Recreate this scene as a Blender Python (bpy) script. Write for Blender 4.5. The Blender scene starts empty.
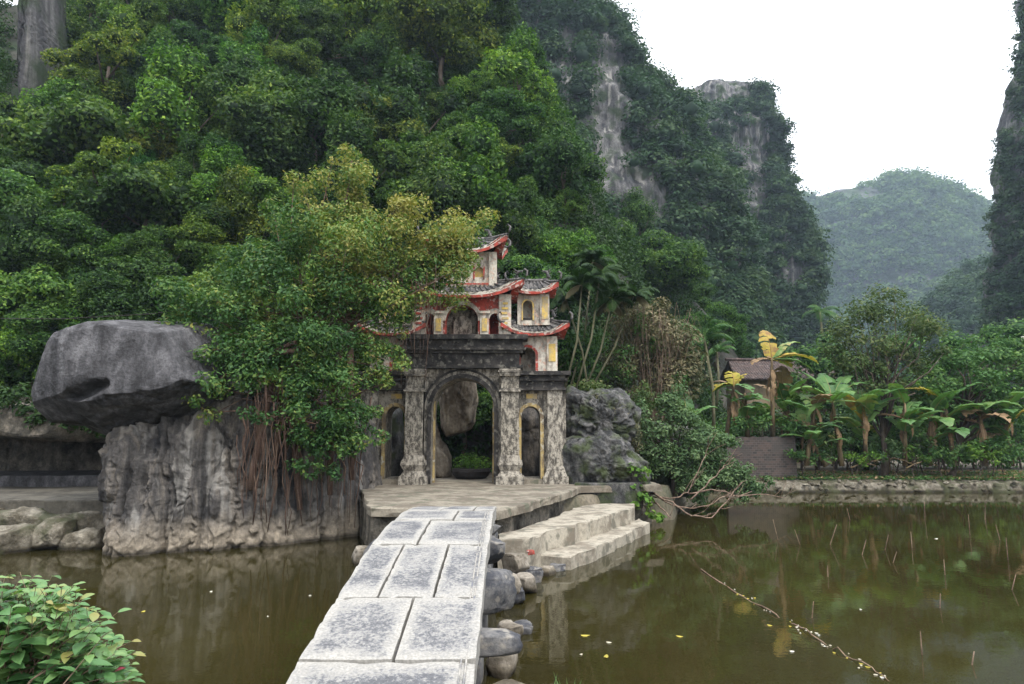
import bpy, bmesh, math, random
import numpy as np
from mathutils import Vector, noise as mnoise

# ------------------------------------------------------------------ camera, world, sun, exposure
SC = bpy.context.scene
COL = SC.collection
F = 683.0; PITCH = math.atan(88 / 683.0); EYE = 2.87
cam_d = bpy.data.cameras.new('camera'); cam = bpy.data.objects.new('camera', cam_d); COL.objects.link(cam)
cam.location = (0, 0, EYE); cam.rotation_euler = (math.pi / 2 + PITCH, 0, 0)
cam_d.sensor_width = 36; cam_d.lens = 36 * F / 1024; cam_d.clip_end = 6000; cam_d.clip_start = 0.05
SC.camera = cam
W = bpy.data.worlds.new('World'); SC.world = W; W.use_nodes = True
nt = W.node_tree; nt.nodes.clear()
out = nt.nodes.new('ShaderNodeOutputWorld'); bg = nt.nodes.new('ShaderNodeBackground')
sky = nt.nodes.new('ShaderNodeTexSky'); sky.sky_type = 'NISHITA'; sky.sun_disc = False
SUN_EL, SUN_ROT = math.radians(58), math.radians(150)
sky.sun_elevation = SUN_EL; sky.sun_rotation = SUN_ROT; sky.dust_density = 3.0; sky.air_density = 1.2
tcs = nt.nodes.new('ShaderNodeTexCoord'); cn = nt.nodes.new('ShaderNodeTexNoise'); cn.inputs['Scale'].default_value = 2.0; cn.inputs['Detail'].default_value = 5
cr = nt.nodes.new('ShaderNodeValToRGB')
cr.color_ramp.elements[0].position = 0.3; cr.color_ramp.elements[0].color = (7.6, 7.9, 8.5, 1)
cr.color_ramp.elements[1].position = 0.75; cr.color_ramp.elements[1].color = (9.0, 9.1, 9.3, 1)
mx = nt.nodes.new('ShaderNodeMixRGB'); mx.inputs[0].default_value = 0.88
nt.links.new(tcs.outputs['Generated'], cn.inputs['Vector']); nt.links.new(cn.outputs['Fac'], cr.inputs[0])
nt.links.new(sky.outputs[0], mx.inputs[1]); nt.links.new(cr.outputs[0], mx.inputs[2])
sxyz = nt.nodes.new('ShaderNodeSeparateXYZ'); nt.links.new(tcs.outputs['Generated'], sxyz.inputs[0])   # overcast sky: brighter overhead than at the horizon
mrs = nt.nodes.new('ShaderNodeMapRange'); mrs.inputs[1].default_value = 0.0; mrs.inputs[2].default_value = 1.0; mrs.inputs[3].default_value = 0.80; mrs.inputs[4].default_value = 1.9
nt.links.new(sxyz.outputs[2], mrs.inputs[0]); ml = nt.nodes.new('ShaderNodeMixRGB'); ml.blend_type = 'MULTIPLY'; ml.inputs[0].default_value = 1
nt.links.new(mx.outputs[0], ml.inputs[1]); nt.links.new(mrs.outputs[0], ml.inputs[2])
nt.links.new(ml.outputs[0], bg.inputs[0]); nt.links.new(bg.outputs[0], out.inputs[0])
bg.inputs[1].default_value = 0.12
sd = bpy.data.lights.new('sun', 'SUN'); so = bpy.data.objects.new('sun', sd); COL.objects.link(so)
sd.energy = 1.5; sd.angle = math.radians(12); sd.color = (1, 0.96, 0.9)
so.rotation_euler = (math.radians(90) - SUN_EL, 0, math.pi - SUN_ROT)
SC.view_settings.view_transform = 'Standard'; SC.view_settings.look = 'None'
SC.view_settings.exposure = 0.95; SC.view_settings.gamma = 1
SC.render.engine = 'CYCLES'
cy = SC.cycles
cy.max_bounces = 7; cy.diffuse_bounces = 3; cy.glossy_bounces = 3; cy.transmission_bounces = 4; cy.volume_bounces = 0
cy.transparent_max_bounces = 6
cy.use_denoising = True
cy.caustics_reflective = False; cy.caustics_refractive = False

# ------------------------------------------------------------------ helpers
CP, SP = math.cos(PITCH), math.sin(PITCH)
def P(px, py, Y):
    """the point on the plane y=Y that stands at this place of the photograph"""
    yc = F * CP - (342 - py) * SP; zc = F * SP + (342 - py) * CP
    return np.array([(px - 512) * Y / yc, Y, EYE + zc * Y / yc])
def proj(p):
    x, y, z = p[0], p[1], p[2] - EYE
    d = y * CP + z * SP; u = -y * SP + z * CP
    return 512 + F * x / d, 342 - F * u / d
def M_PX(py, Y):
    return Y / (F * CP - (342 - py) * SP)

rs0 = np.random.RandomState(7)
_perm = rs0.permutation(256); _perm = np.concatenate([_perm, _perm, _perm])
_g = rs0.normal(size=(256, 3)); _g /= np.linalg.norm(_g, axis=1)[:, None]
def pn(p):
    p = np.asarray(p, float); i = np.floor(p).astype(int); f = p - i; i &= 255
    u = f * f * f * (f * (f * 6 - 15) + 10); r = 0
    for dx in (0, 1):
        for dy in (0, 1):
            for dz in (0, 1):
                h = _perm[_perm[_perm[i[:, 0] + dx] + i[:, 1] + dy] + i[:, 2] + dz]
                d = ((f - (dx, dy, dz)) * _g[h]).sum(1)
                w = (u[:, 0] if dx else 1 - u[:, 0]) * (u[:, 1] if dy else 1 - u[:, 1]) * (u[:, 2] if dz else 1 - u[:, 2])
                r = r + w * d
    return r
def fbm(p, o=4, g=0.5, lac=2.03):
    a, r = 1.0, 0
    p = np.asarray(p, float)
    for k in range(o):
        r = r + a * pn(p + 17.3 * k); p = p * lac; a *= g
    return r
def ridged(p, o=4):
    a, r = 1.0, 0
    for k in range(o):
        r = r + a * (1 - 2 * np.abs(pn(p + 9.1 * k))); p = p * 2.1; a *= 0.5
    return r

def tagset(o, label=None, cat=None, group=None, kind=None):
    for k, v in (('label', label), ('category', cat), ('group', group), ('kind', kind)):
        if v: o[k] = v
    return o
def empty(name, loc=(0, 0, 0), label=None, cat=None, group=None):
    o = bpy.data.objects.new(name, None); COL.objects.link(o); o.location = tuple(float(v) for v in loc); o.empty_display_size = .2
    return tagset(o, label, cat, group)
class MB:
    def __init__(s): s.v = []; s.f = []; s.n = 0; s.t = []
    def add(s, V, Fs, tint=0.5):
        V = np.asarray(V, float).reshape(-1, 3)
        Fl = [tuple(int(i) + s.n for i in f) for f in Fs]
        s.f += Fl; s.v.append(V); s.n += len(V); s.t += [tint] * len(Fl)
    def box(s, x0, x1, y0, y1, z0, z1):
        s.add([(x0, y0, z0), (x1, y0, z0), (x1, y1, z0), (x0, y1, z0), (x0, y0, z1), (x1, y0, z1), (x1, y1, z1), (x0, y1, z1)],
              [(0, 3, 2, 1), (4, 5, 6, 7), (0, 1, 5, 4), (1, 2, 6, 5), (2, 3, 7, 6), (3, 0, 4, 7)])
    def frustum(s, cx, cy, z0, z1, a0, b0, a1, b1):
        s.add([(cx - a0, cy - b0, z0), (cx + a0, cy - b0, z0), (cx + a0, cy + b0, z0), (cx - a0, cy + b0, z0),
               (cx - a1, cy - b1, z1), (cx + a1, cy - b1, z1), (cx + a1, cy + b1, z1), (cx - a1, cy + b1, z1)],
              [(0, 3, 2, 1), (4, 5, 6, 7), (0, 1, 5, 4), (1, 2, 6, 5), (2, 3, 7, 6), (3, 0, 4, 7)])
    def tube(s, pts, radii, n=6, tint=0.5):
        pts = [np.asarray(p, float) for p in pts]; rings = []
        if np.isscalar(radii): radii = [radii] * len(pts)
        for i, p in enumerate(pts):
            d = pts[min(i + 1, len(pts) - 1)] - pts[max(i - 1, 0)]; d = d / (np.linalg.norm(d) + 1e-9)
            a = np.cross(d, (0, 0, 1) if abs(d[2]) < .9 else (1, 0, 0)); a /= np.linalg.norm(a); b = np.cross(d, a)
            for k in range(n):
                t = 2 * math.pi * k / n; rings.append(p + radii[i] * (a * math.cos(t) + b * math.sin(t)))
        fs = []
        for i in range(len(pts) - 1):
            for k in range(n):
                fs.append((i * n + k, i * n + (k + 1) % n, (i + 1) * n + (k + 1) % n, (i + 1) * n + k))
        fs.append(tuple(range(n - 1, -1, -1))); fs.append(tuple((len(pts) - 1) * n + k for k in range(n)))
        s.add(rings, fs, tint)
    def build(s, name, mat, parent=None, smooth=False, loc=None):
        me = bpy.data.meshes.new(name)
        V = np.concatenate(s.v) if s.v else np.zeros((0, 3))
        if loc is not None: V = V - np.asarray(loc)
        elif parent is not None: V = V - np.asarray(world_loc(parent))
        me.from_pydata(V.tolist(), [], s.f)
        a = me.attributes.new('tint', 'FLOAT', 'FACE'); a.data.foreach_set('value', np.asarray(s.t, dtype=np.float32))
        me.materials.append(mat)
        if smooth: me.polygons.foreach_set('use_smooth', [True] * len(me.polygons))
        o = bpy.data.objects.new(name, me); COL.objects.link(o)
        if loc is not None: o.location = tuple(float(v) for v in loc)
        if parent is not None: o.parent = parent
        return o
def world_loc(o):
    l = np.zeros(3)
    while o is not None:
        l = l + np.array(o.location); o = o.parent
    return l
def np_obj(name, V, Fa, mat, parent=None, tint=None, smooth=False, loc=None, link=True):
    """mesh from arrays; Fa is an (n,k) array or a list of such arrays"""
    me = bpy.data.meshes.new(name)
    V = np.asarray(V, np.float64)
    if loc is not None: V = V - np.asarray(loc)
    elif parent is not None: V = V - world_loc(parent)
    if not isinstance(Fa, list): Fa = [Fa]
    lt = np.concatenate([np.full(len(f), f.shape[1], np.int32) for f in Fa]); li = np.concatenate([f.ravel() for f in Fa]).astype(np.int32)
    me.vertices.add(len(V)); me.vertices.foreach_set('co', V.astype(np.float32).ravel())
    me.loops.add(len(li)); me.loops.foreach_set('vertex_index', li)
    me.polygons.add(len(lt)); st = np.concatenate([[0], np.cumsum(lt)[:-1]]).astype(np.int32)
    me.polygons.foreach_set('loop_start', st)
    me.polygons.foreach_set('loop_total', lt)
    if smooth: me.polygons.foreach_set('use_smooth', np.ones(len(lt), bool))
    me.update(calc_edges=True)
    a = me.attributes.new('tint', 'FLOAT', 'FACE')
    a.data.foreach_set('value', (np.full(len(lt), .5) if tint is None else np.asarray(tint)).astype(np.float32))
    me.materials.append(mat)
    if not link: return me
    o = bpy.data.objects.new(name, me); COL.objects.link(o)
    if loc is not None: o.location = tuple(float(v) for v in loc)
    if parent is not None: o.parent = parent
    return o
def grid_faces(nu, nv, wrap=False):
    i, j = np.meshgrid(np.arange(nv - 1), np.arange(nu if wrap else nu - 1), indexing='ij')
    a = i * nu + j; b = i * nu + (j + 1) % nu; c = (i + 1) * nu + (j + 1) % nu; d = (i + 1) * nu + j
    return np.stack([a, b, c, d], -1).reshape(-1, 4)

# ------------------------------------------------------------------ materials
def newmat(name):
    m = bpy.data.materials.new(name); m.use_nodes = True; t = m.node_tree
    return m, t, t.nodes['Principled BSDF'], t.nodes['Material Output']
def N(t, ty, **kw):
    n = t.nodes.new(ty)
    for k, v in kw.items():
        if k in n.inputs: n.inputs[k].default_value = v
        else: setattr(n, k, v)
    return n
def ramp(t, src, stops):
    r = t.nodes.new('ShaderNodeValToRGB'); e = r.color_ramp.elements
    while len(e) < len(stops): e.new(0.5)
    for k, (p, c) in enumerate(stops):
        e[k].position = p; e[k].color = (c[0], c[1], c[2], 1) if hasattr(c, '__len__') else (c, c, c, 1)
    t.links.new(src, r.inputs[0]); return r
def mapped(t, scale=(1, 1, 1), coord='Object'):
    tc = t.nodes.new('ShaderNodeTexCoord'); mp = t.nodes.new('ShaderNodeMapping'); mp.inputs['Scale'].default_value = scale
    t.links.new(tc.outputs[coord], mp.inputs[0]); return mp
def worldpos(t, scale=(1, 1, 1)):
    g = t.nodes.new('ShaderNodeNewGeometry'); mp = t.nodes.new('ShaderNodeMapping'); mp.inputs['Scale'].default_value = scale
    t.links.new(g.outputs['Position'], mp.inputs[0]); return mp
def mixc(t, fac, a, b, mode='MIX'):
    m = t.nodes.new('ShaderNodeMixRGB'); m.blend_type = mode
    for i, v in ((0, fac), (1, a), (2, b)):
        if hasattr(v, 'links') or hasattr(v, 'is_linked'): t.links.new(v, m.inputs[i])
        elif i == 0: m.inputs[0].default_value = v
        else: m.inputs[i].default_value = (v[0], v[1], v[2], 1)
    return m.outputs[0]
def bump(t, h, bsdf, strength=0.5, dist=0.05):
    b = t.nodes.new('ShaderNodeBump'); b.inputs['Strength'].default_value = strength; b.inputs['Distance'].default_value = dist
    t.links.new(h, b.inputs['Height']); t.links.new(b.outputs[0], bsdf.inputs['Normal'])
def leafmat(name, stops, trans=0.3, rough=0.6, objcol=False, clump=3.0, spec=0.18):
    m, t, b, o = newmat(name)
    at = N(t, 'ShaderNodeAttribute', attribute_name='tint')
    g = worldpos(t); nz = N(t, 'ShaderNodeTexNoise', Scale=1.0 / clump, Detail=3.0); t.links.new(g.outputs[0], nz.inputs['Vector'])
    ad = N(t, 'ShaderNodeMath', operation='MULTIPLY_ADD'); t.links.new(nz.outputs['Fac'], ad.inputs[0]); ad.inputs[1].default_value = 0.9
    sb = N(t, 'ShaderNodeMath', operation='SUBTRACT'); t.links.new(at.outputs['Fac'], sb.inputs[0]); sb.inputs[1].default_value = 0.45
    t.links.new(sb.outputs[0], ad.inputs[2])
    c = ramp(t, ad.outputs[0], stops).outputs[0]
    if objcol:
        oi = N(t, 'ShaderNodeObjectInfo'); c = mixc(t, 1.0, c, oi.outputs['Color'], 'MULTIPLY')
    t.links.new(c, b.inputs['Base Color']); b.inputs['Roughness'].default_value = rough; b.inputs['Specular IOR Level'].default_value = spec
    tr = N(t, 'ShaderNodeBsdfTranslucent'); c2 = mixc(t, 1.0, c, (1.0, 1.15, 0.55), 'MULTIPLY'); t.links.new(c2, tr.inputs[0])
    ms = N(t, 'ShaderNodeMixShader'); ms.inputs[0].default_value = trans
    t.links.new(b.outputs[0], ms.inputs[1]); t.links.new(tr.outputs[0], ms.inputs[2]); t.links.new(ms.outputs[0], o.inputs[0])
    return m
def rockmat(name, dark, mid, light, scale=1.0, zs=0.25, band=None, streak=0.0, bstr=0.7, bdist=0.06, moss=None):
    m, t, b, o = newmat(name)
    g = worldpos(t, (scale, scale, scale * zs)); g1 = worldpos(t, (scale, scale, scale))
    n1 = N(t, 'ShaderNodeTexNoise', Scale=1.2, Detail=8.0, Roughness=0.65); t.links.new(g.outputs[0], n1.inputs['Vector'])
    n2 = N(t, 'ShaderNodeTexNoise', Scale=7.0, Detail=8.0, Roughness=0.7); t.links.new(g1.outputs[0], n2.inputs['Vector'])
    c = ramp(t, n1.outputs['Fac'], [(0.36, dark), (0.5, mid), (0.66, light)]).outputs[0]
    sp = ramp(t, n2.outputs['Fac'], [(0.3, 0.45), (0.55, 1.0), (0.75, 1.5)]).outputs[0]
    c = mixc(t, 0.8, c, sp, 'MULTIPLY')
    if streak:
        gs = worldpos(t, (scale * 1.2, scale * 1.2, scale * 0.05)); n3 = N(t, 'ShaderNodeTexNoise', Scale=1.6, Detail=5.0); t.links.new(gs.outputs[0], n3.inputs['Vector'])
        s = ramp(t, n3.outputs['Fac'], [(0.56, 0.0), (0.66, streak)]).outputs[0]
        c = mixc(t, s, c, (0.42, 0.40, 0.36))
        s = ramp(t, n3.outputs['Fac'], [(0.34, streak), (0.44, 0.0)]).outputs[0]
        c = mixc(t, s, c, (0.025, 0.025, 0.03))
    if band:   # pale waterline deposit on the stone between z0 and z1
        sx = N(t, 'ShaderNodeSeparateXYZ'); gg = N(t, 'ShaderNodeNewGeometry'); t.links.new(gg.outputs['Position'], sx.inputs[0])
        ad = N(t, 'ShaderNodeMath', operation='MULTIPLY_ADD'); t.links.new(n1.outputs['Fac'], ad.inputs[0]); ad.inputs[1].default_value = -band[3]; t.links.new(sx.outputs[2], ad.inputs[2])
        mr = N(t, 'ShaderNodeMapRange'); mr.inputs[1].default_value = band[0]; mr.inputs[2].default_value = band[1]; mr.inputs[3].default_value = 1; mr.inputs[4].default_value = 0
        t.links.new(ad.outputs[0], mr.inputs[0])
        c2 = mixc(t, 0.8, band[2], sp, 'MULTIPLY'); c = mixc(t, mr.outputs[0], c, c2)
        mr2 = N(t, 'ShaderNodeMapRange'); mr2.inputs[1].default_value = 0.05; mr2.inputs[2].default_value = 0.14; mr2.inputs[3].default_value = 0.25; mr2.inputs[4].default_value = 1
        t.links.new(sx.outputs[2], mr2.inputs[0]); c = mixc(t, 1.0, c, mr2.outputs[0], 'MULTIPLY')
    if moss:
        n4 = N(t, 'ShaderNodeTexNoise', Scale=0.8, Detail=6.0); t.links.new(g1.outputs[0], n4.inputs['Vector'])
        s = ramp(t, n4.outputs['Fac'], [(0.48, 0.0), (0.62, 0.85)]).outputs[0]; c = mixc(t, s, c, moss)
    t.links.new(c, b.inputs['Base Color']); b.inputs['Roughness'].default_value = 0.9; b.inputs['Specular IOR Level'].default_value = 0.25
    mm = mixc(t, 0.5, n1.outputs['Fac'], n2.outputs['Fac']); bump(t, mm, b, bstr, bdist)
    return m
def stainmat(name, base, stain, amount=0.5, scale=3.0, rough=0.85, vert=0.5, extra=None, bstr=0.4, bdist=0.02, fine=18.0):
    """painted or plastered surface with dirt patches"""
    m, t, b, o = newmat(name)
    g = worldpos(t, (1, 1, vert)); g1 = worldpos(t)
    n1 = N(t, 'ShaderNodeTexNoise', Scale=scale, Detail=8.0, Roughness=0.72); t.links.new(g.outputs[0], n1.inputs['Vector'])
    n2 = N(t, 'ShaderNodeTexNoise', Scale=fine, Detail=5.0, Roughness=0.7); t.links.new(g1.outputs[0], n2.inputs['Vector'])
    lo = 0.5 + (amount - 0.5) * 0.5
    s = ramp(t, n1.outputs['Fac'], [(lo - 0.07, 1.0), (lo + 0.06, 0.0)]).outputs[0]
    bc = mixc(t, 0.5, base, ramp(t, n2.outputs['Fac'], [(0.35, 0.55), (0.6, 1.1)]).outputs[0], 'MULTIPLY')
    c = mixc(t, s, bc, stain)
    if extra:
        n3 = N(t, 'ShaderNodeTexNoise', Scale=scale * 2.2, Detail=6.0); t.links.new(g1.outputs[0], n3.inputs['Vector'])
        s2 = ramp(t, n3.outputs['Fac'], [(0.56, 0.0), (0.64, 0.9)]).outputs[0]; c = mixc(t, s2, c, extra)
    t.links.new(c, b.inputs['Base Color']); b.inputs['Roughness'].default_value = rough; b.inputs['Specular IOR Level'].default_value = 0.3
    bump(t, n2.outputs['Fac'], b, bstr, bdist)
    return m
def plain(name, c, rough=0.8, var=0.3, scale=6.0):
    return stainmat(name, c, [v * (1 - var) for v in c], 0.5, scale, rough, 1.0, bstr=0.2)

G_FOREST = [(0.15, (0.013, 0.036, 0.009)), (0.40, (0.032, 0.078, 0.016)), (0.62, (0.064, 0.128, 0.024)), (0.85, (0.13, 0.20, 0.038))]
M_forest = leafmat('slope_leaves', G_FOREST, objcol=True)
M_under = leafmat('undergrowth_leaves', [(0.1, (0.010, 0.028, 0.008)), (0.5, (0.024, 0.058, 0.014)), (0.9, (0.055, 0.10, 0.025))])
M_mid = leafmat('cliff_wood_leaves', [(0.15, (0.014, 0.036, 0.016)), (0.5, (0.030, 0.074, 0.028)), (0.9, (0.065, 0.110, 0.040))], clump=8.0)
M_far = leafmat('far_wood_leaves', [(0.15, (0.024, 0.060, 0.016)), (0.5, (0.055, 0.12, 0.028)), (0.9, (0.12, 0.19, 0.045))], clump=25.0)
M_banyan = leafmat('fig_leaves', [(0.05, (0.020, 0.058, 0.016)), (0.32, (0.046, 0.115, 0.030)), (0.58, (0.10, 0.18, 0.040)), (0.78, (0.18, 0.22, 0.05)), (1.0, (0.29, 0.26, 0.07))], clump=0.8, spec=0.25)
M_bush = leafmat('bush_leaves', [(0.05, (0.045, 0.11, 0.04)), (0.5, (0.10, 0.22, 0.075)), (0.85, (0.19, 0.30, 0.10)), (1.0, (0.26, 0.24, 0.07))], clump=0.3, spec=0.5, rough=0.45)
M_shrub = leafmat('shrub_leaves', [(0.1, (0.028, 0.078, 0.022)), (0.5, (0.068, 0.155, 0.042)), (0.9, (0.15, 0.24, 0.065))], clump=0.7)
M_olive = leafmat('pale_orchard_leaves', [(0.1, (0.030, 0.060, 0.020)), (0.5, (0.075, 0.12, 0.035)), (0.85, (0.16, 0.18, 0.07)), (1.0, (0.28, 0.25, 0.13))], clump=1.0)
M_dry = leafmat('dry_leaves', [(0.1, (0.045, 0.06, 0.025)), (0.5, (0.11, 0.105, 0.05)), (0.9, (0.21, 0.175, 0.10))], clump=1.2, trans=0.15)
M_lime = leafmat('bright_leaves', [(0.1, (0.05, 0.11, 0.02)), (0.5, (0.10, 0.21, 0.03)), (0.9, (0.19, 0.28, 0.05))], clump=0.6)
M_banana = leafmat('banana_leaf', [(0.1, (0.045, 0.115, 0.038)), (0.45, (0.095, 0.20, 0.06)), (0.75, (0.17, 0.28, 0.085)), (0.95, (0.28, 0.26, 0.09))], clump=1.0, spec=0.3, rough=0.5)
M_banyel = leafmat('yellow_banana_leaf', [(0.2, (0.15, 0.20, 0.04)), (0.42, (0.36, 0.31, 0.05)), (0.6, (0.44, 0.33, 0.07)), (0.8, (0.28, 0.17, 0.07))], clump=0.25)
M_bandead = leafmat('dead_banana_leaf', [(0.1, (0.09, 0.055, 0.03)), (0.5, (0.20, 0.13, 0.07)), (0.9, (0.33, 0.22, 0.12))], clump=0.5, trans=0.1)
M_red = plain('red_leaf', (0.20, 0.03, 0.05))
M_bark = rockmat('bark', (0.045, 0.032, 0.024), (0.085, 0.065, 0.05), (0.15, 0.12, 0.09), 4.0, 0.2, bdist=0.02)
M_root = rockmat('root_bark', (0.06, 0.035, 0.026), (0.12, 0.075, 0.055), (0.20, 0.14, 0.10), 6.0, 0.1, bdist=0.01)
M_twig = rockmat('driftwood', (0.09, 0.06, 0.045), (0.18, 0.125, 0.09), (0.29, 0.21, 0.155), 6.0, 0.6, bdist=0.01)
M_stem = rockmat('banana_stem_skin', (0.06, 0.04, 0.025), (0.15, 0.11, 0.06), (0.26, 0.2, 0.11), 5.0, 0.2, bdist=0.01)
M_bamboo = rockmat('palm_stem_skin', (0.07, 0.07, 0.035), (0.13, 0.125, 0.07), (0.20, 0.185, 0.12), 5.0, 0.3, bdist=0.01)
TAN = (0.30, 0.255, 0.195)
M_rock = rockmat('limestone', (0.026, 0.025, 0.025), (0.085, 0.078, 0.072), (0.23, 0.20, 0.165), 1.7, 0.18, band=(-.25, 0.45, TAN, 0.9), streak=0.38, bstr=1.0, bdist=0.07)
M_boulder = rockmat('dark_limestone', (0.034, 0.033, 0.034), (0.072, 0.070, 0.073), (0.15, 0.146, 0.15), 2.6, 0.45, bstr=1.0, bdist=0.08)
M_rock2 = rockmat('grey_limestone', (0.025, 0.025, 0.025), (0.07, 0.07, 0.068), (0.18, 0.17, 0.16), 2.4, 0.6, bstr=1.0, bdist=0.08, moss=(0.05, 0.065, 0.025))
M_bankst = rockmat('bank_rubble', (0.07, 0.06, 0.04), (0.17, 0.15, 0.115), (0.32, 0.29, 0.23), 2.2, 1.0, band=(-0.1, 0.12, (0.10, 0.08, 0.04), 0.1), bstr=1.0, bdist=0.06, moss=(0.05, 0.055, 0.025))
M_willow = leafmat('willow_leaves', [(0.1, (0.035, 0.075, 0.03)), (0.5, (0.085, 0.15, 0.06)), (0.9, (0.19, 0.26, 0.12))], clump=0.7)
M_pale = rockmat('pale_stone', (0.11, 0.095, 0.07), (0.23, 0.20, 0.16), (0.38, 0.34, 0.28), 2.6, 1.0, band=(-0.1, 0.12, (0.16, 0.12, 0.06), 0.1), bstr=0.7, bdist=0.03)
M_cliff = rockmat('cliff_limestone', (0.04, 0.04, 0.045), (0.10, 0.097, 0.098), (0.24, 0.235, 0.225), 0.50, 0.07, streak=0.6, bstr=1.0, bdist=0.5, moss=(0.03, 0.05, 0.02))
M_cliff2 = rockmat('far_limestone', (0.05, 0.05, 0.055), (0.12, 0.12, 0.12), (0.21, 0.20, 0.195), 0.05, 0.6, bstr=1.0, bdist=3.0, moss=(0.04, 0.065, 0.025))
M_hillsoil = rockmat('hillside_soil', (0.018, 0.02, 0.014), (0.035, 0.036, 0.026), (0.07, 0.066, 0.055), 0.6, 0.6, bstr=0.8, bdist=0.2, moss=(0.014, 0.03, 0.01))
# ------------------------------------------------------------------ terrain
def smooth(x): x = np.clip(x, 0, 1); return x * x * (3 - 2 * x)
POND = np.array([(-80, 17.9), (-9.6, 18.0), (-8.6, 20.0), (-4.4, 20.0), (-3.6, 17.6), (-2.6, 16.2), (-0.4, 15.4), (0.9, 18.6), (3.0, 21.3), (5.2, 22.6), (6.2, 26.0), (8.2, 31.3), (9.5, 32.4), (22, 32.7), (80, 33.0),
                 (80, 3.6), (2.5, 4.2), (0.2, 4.6), (-2.4, 4.6), (-80, 3.0)], float)
def sdist(X, Y, poly):
    d = np.full(X.shape, 1e9); ins = np.zeros(X.shape, bool); n = len(poly)
    for i in range(n):
        a = poly[i]; b = poly[(i + 1) % n]; e = b - a
        t = np.clip(((X - a[0]) * e[0] + (Y - a[1]) * e[1]) / (e @ e), 0, 1)
        d = np.minimum(d, np.hypot(X - a[0] - t * e[0], Y - a[1] - t * e[1]))
        c = ((a[1] > Y) != (b[1] > Y)) & (X < (b[0] - a[0]) * (Y - a[1]) / (b[1] - a[1] + 1e-12) + a[0]); ins ^= c
    return np.where(ins, -d, d)
def ground_h(X, Y):
    sd_ = sdist(X, Y, POND)
    nz = fbm(np.stack([X.ravel() * .5, Y.ravel() * .5, 0 * X.ravel()], 1), 4).reshape(X.shape)
    land = np.where(X > 6, 0.50 + 0.12 * smooth((Y - 32) / 4.0), np.where(X < -9, 1.0, 0.95)) + 0.10 * nz
    land = np.where(Y < 12, 1.15 + 0.06 * nz, land)
    return -1.1 + (land + 1.1) * smooth((sd_ + 0.35) / 0.6)
def axis(lo, hi, step, far_lo, far_hi):
    c = np.arange(lo, hi + 1e-6, step); l = [lo]; s = step
    while l[-1] > far_lo: s *= 1.35; l.append(l[-1] - s)
    h = [hi]; s = step
    while h[-1] < far_hi: s *= 1.35; h.append(h[-1] + s)
    return np.array(l[:0:-1] + list(c) + h[1:])
xs = axis(-16, 26, 0.2, -900, 900); ys = axis(1.5, 37, 0.2, -40, 1000)
X, Y = np.meshgrid(xs, ys); Z = ground_h(X, Y)
m, t, b, o = newmat('damp_earth')
g1 = worldpos(t); n1 = N(t, 'ShaderNodeTexNoise', Scale=0.7, Detail=8.0, Roughness=.7); n2 = N(t, 'ShaderNodeTexNoise', Scale=9.0, Detail=6.0)
for n_ in (n1, n2): t.links.new(g1.outputs[0], n_.inputs['Vector'])
c = ramp(t, n1.outputs['Fac'], [(.32, (.045, .05, .025)), (.5, (.10, .085, .055)), (.7, (.19, .16, .12))]).outputs[0]
c = mixc(t, .7, c, ramp(t, n2.outputs['Fac'], [(.3, .5), (.7, 1.4)]).outputs[0], 'MULTIPLY')
t.links.new(c, b.inputs['Base Color']); b.inputs['Roughness'].default_value = .95; bump(t, n2.outputs['Fac'], b, .6, .04)
M_earth = m
tagset(np_obj('ground', np.stack([X.ravel(), Y.ravel(), Z.ravel()], 1), grid_faces(len(xs), len(ys)), M_earth, smooth=True), kind='structure')

# water
m, t, b, o = newmat('pond_water')
b.inputs['Base Color'].default_value = (0.02, 0.02, 0.005, 1); b.inputs['Roughness'].default_value = 0.012; b.inputs['IOR'].default_value = 1.33
b.inputs['Specular IOR Level'].default_value = 0.62
g = worldpos(t); n1 = N(t, 'ShaderNodeTexNoise', Scale=2.2, Detail=3.0); n2 = N(t, 'ShaderNodeTexNoise', Scale=11.0, Detail=2.0); n3 = N(t, 'ShaderNodeTexNoise', Scale=0.25, Detail=5.0)
for n_ in (n1, n2, n3): t.links.new(g.outputs[0], n_.inputs['Vector'])
c = ramp(t, n3.outputs['Fac'], [(.3, (.019, .0160, .0045)), (.7, (.031, .0265, .008))]).outputs[0]; t.links.new(c, b.inputs['Base Color'])
mm = mixc(t, .25, n1.outputs['Fac'], n2.outputs['Fac']); bump(t, mm, b, .10, .022)
mw = MB(); mw.add([(-90, 1.5, 0), (90, 1.5, 0), (90, 40, 0), (-90, 40, 0)], [(0, 1, 2, 3)])
tagset(mw.build('water', m), kind='structure')

# the wooded hillside behind the gate
def soft_min(a, b, k=4.0):
    h = np.clip(.5 + .5 * (b - a) / k, 0, 1); return b * (1 - h) + a * h - k * h * (1 - h)
def hill_h(X, Y):
    sh = X.shape
    foot = np.interp(X, [-60, -14, -8, 0, 4, 9, 14], [25, 25.5, 27.5, 28, 30, 36, 44])
    s = Y - foot
    z = np.where(s < 0, s * 1.5, np.where(s < 1.2, s * 4.0, 4.8 + (s - 1.2) * 1.18))
    cap = np.interp(X, [-80, -47, -42, -34, -8, -3, 0, 2, 4, 6.5, 9, 12, 16, 20], [22, 26, 34, 75, 66, 52, 39, 32, 24, 16, 8.5, 3.5, -1, -3])
    z = soft_min(z, cap)
    p = np.stack([X.ravel() * .09, Y.ravel() * .09, 0 * X.ravel()], 1)
    z = z + (3.2 * fbm(p, 4) * np.clip(s.ravel() / 6, 0, 1)).reshape(sh)
    z = np.maximum(z, 14.5 * np.exp(-((X - 13.0) ** 2 + (Y - 64) ** 2) / 60.0) + np.exp(-((X - 17) ** 2 + (Y - 58) ** 2) / 40.0) * 6 - 1)
    return z + np.where(X < 20, .6, -2)
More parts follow.
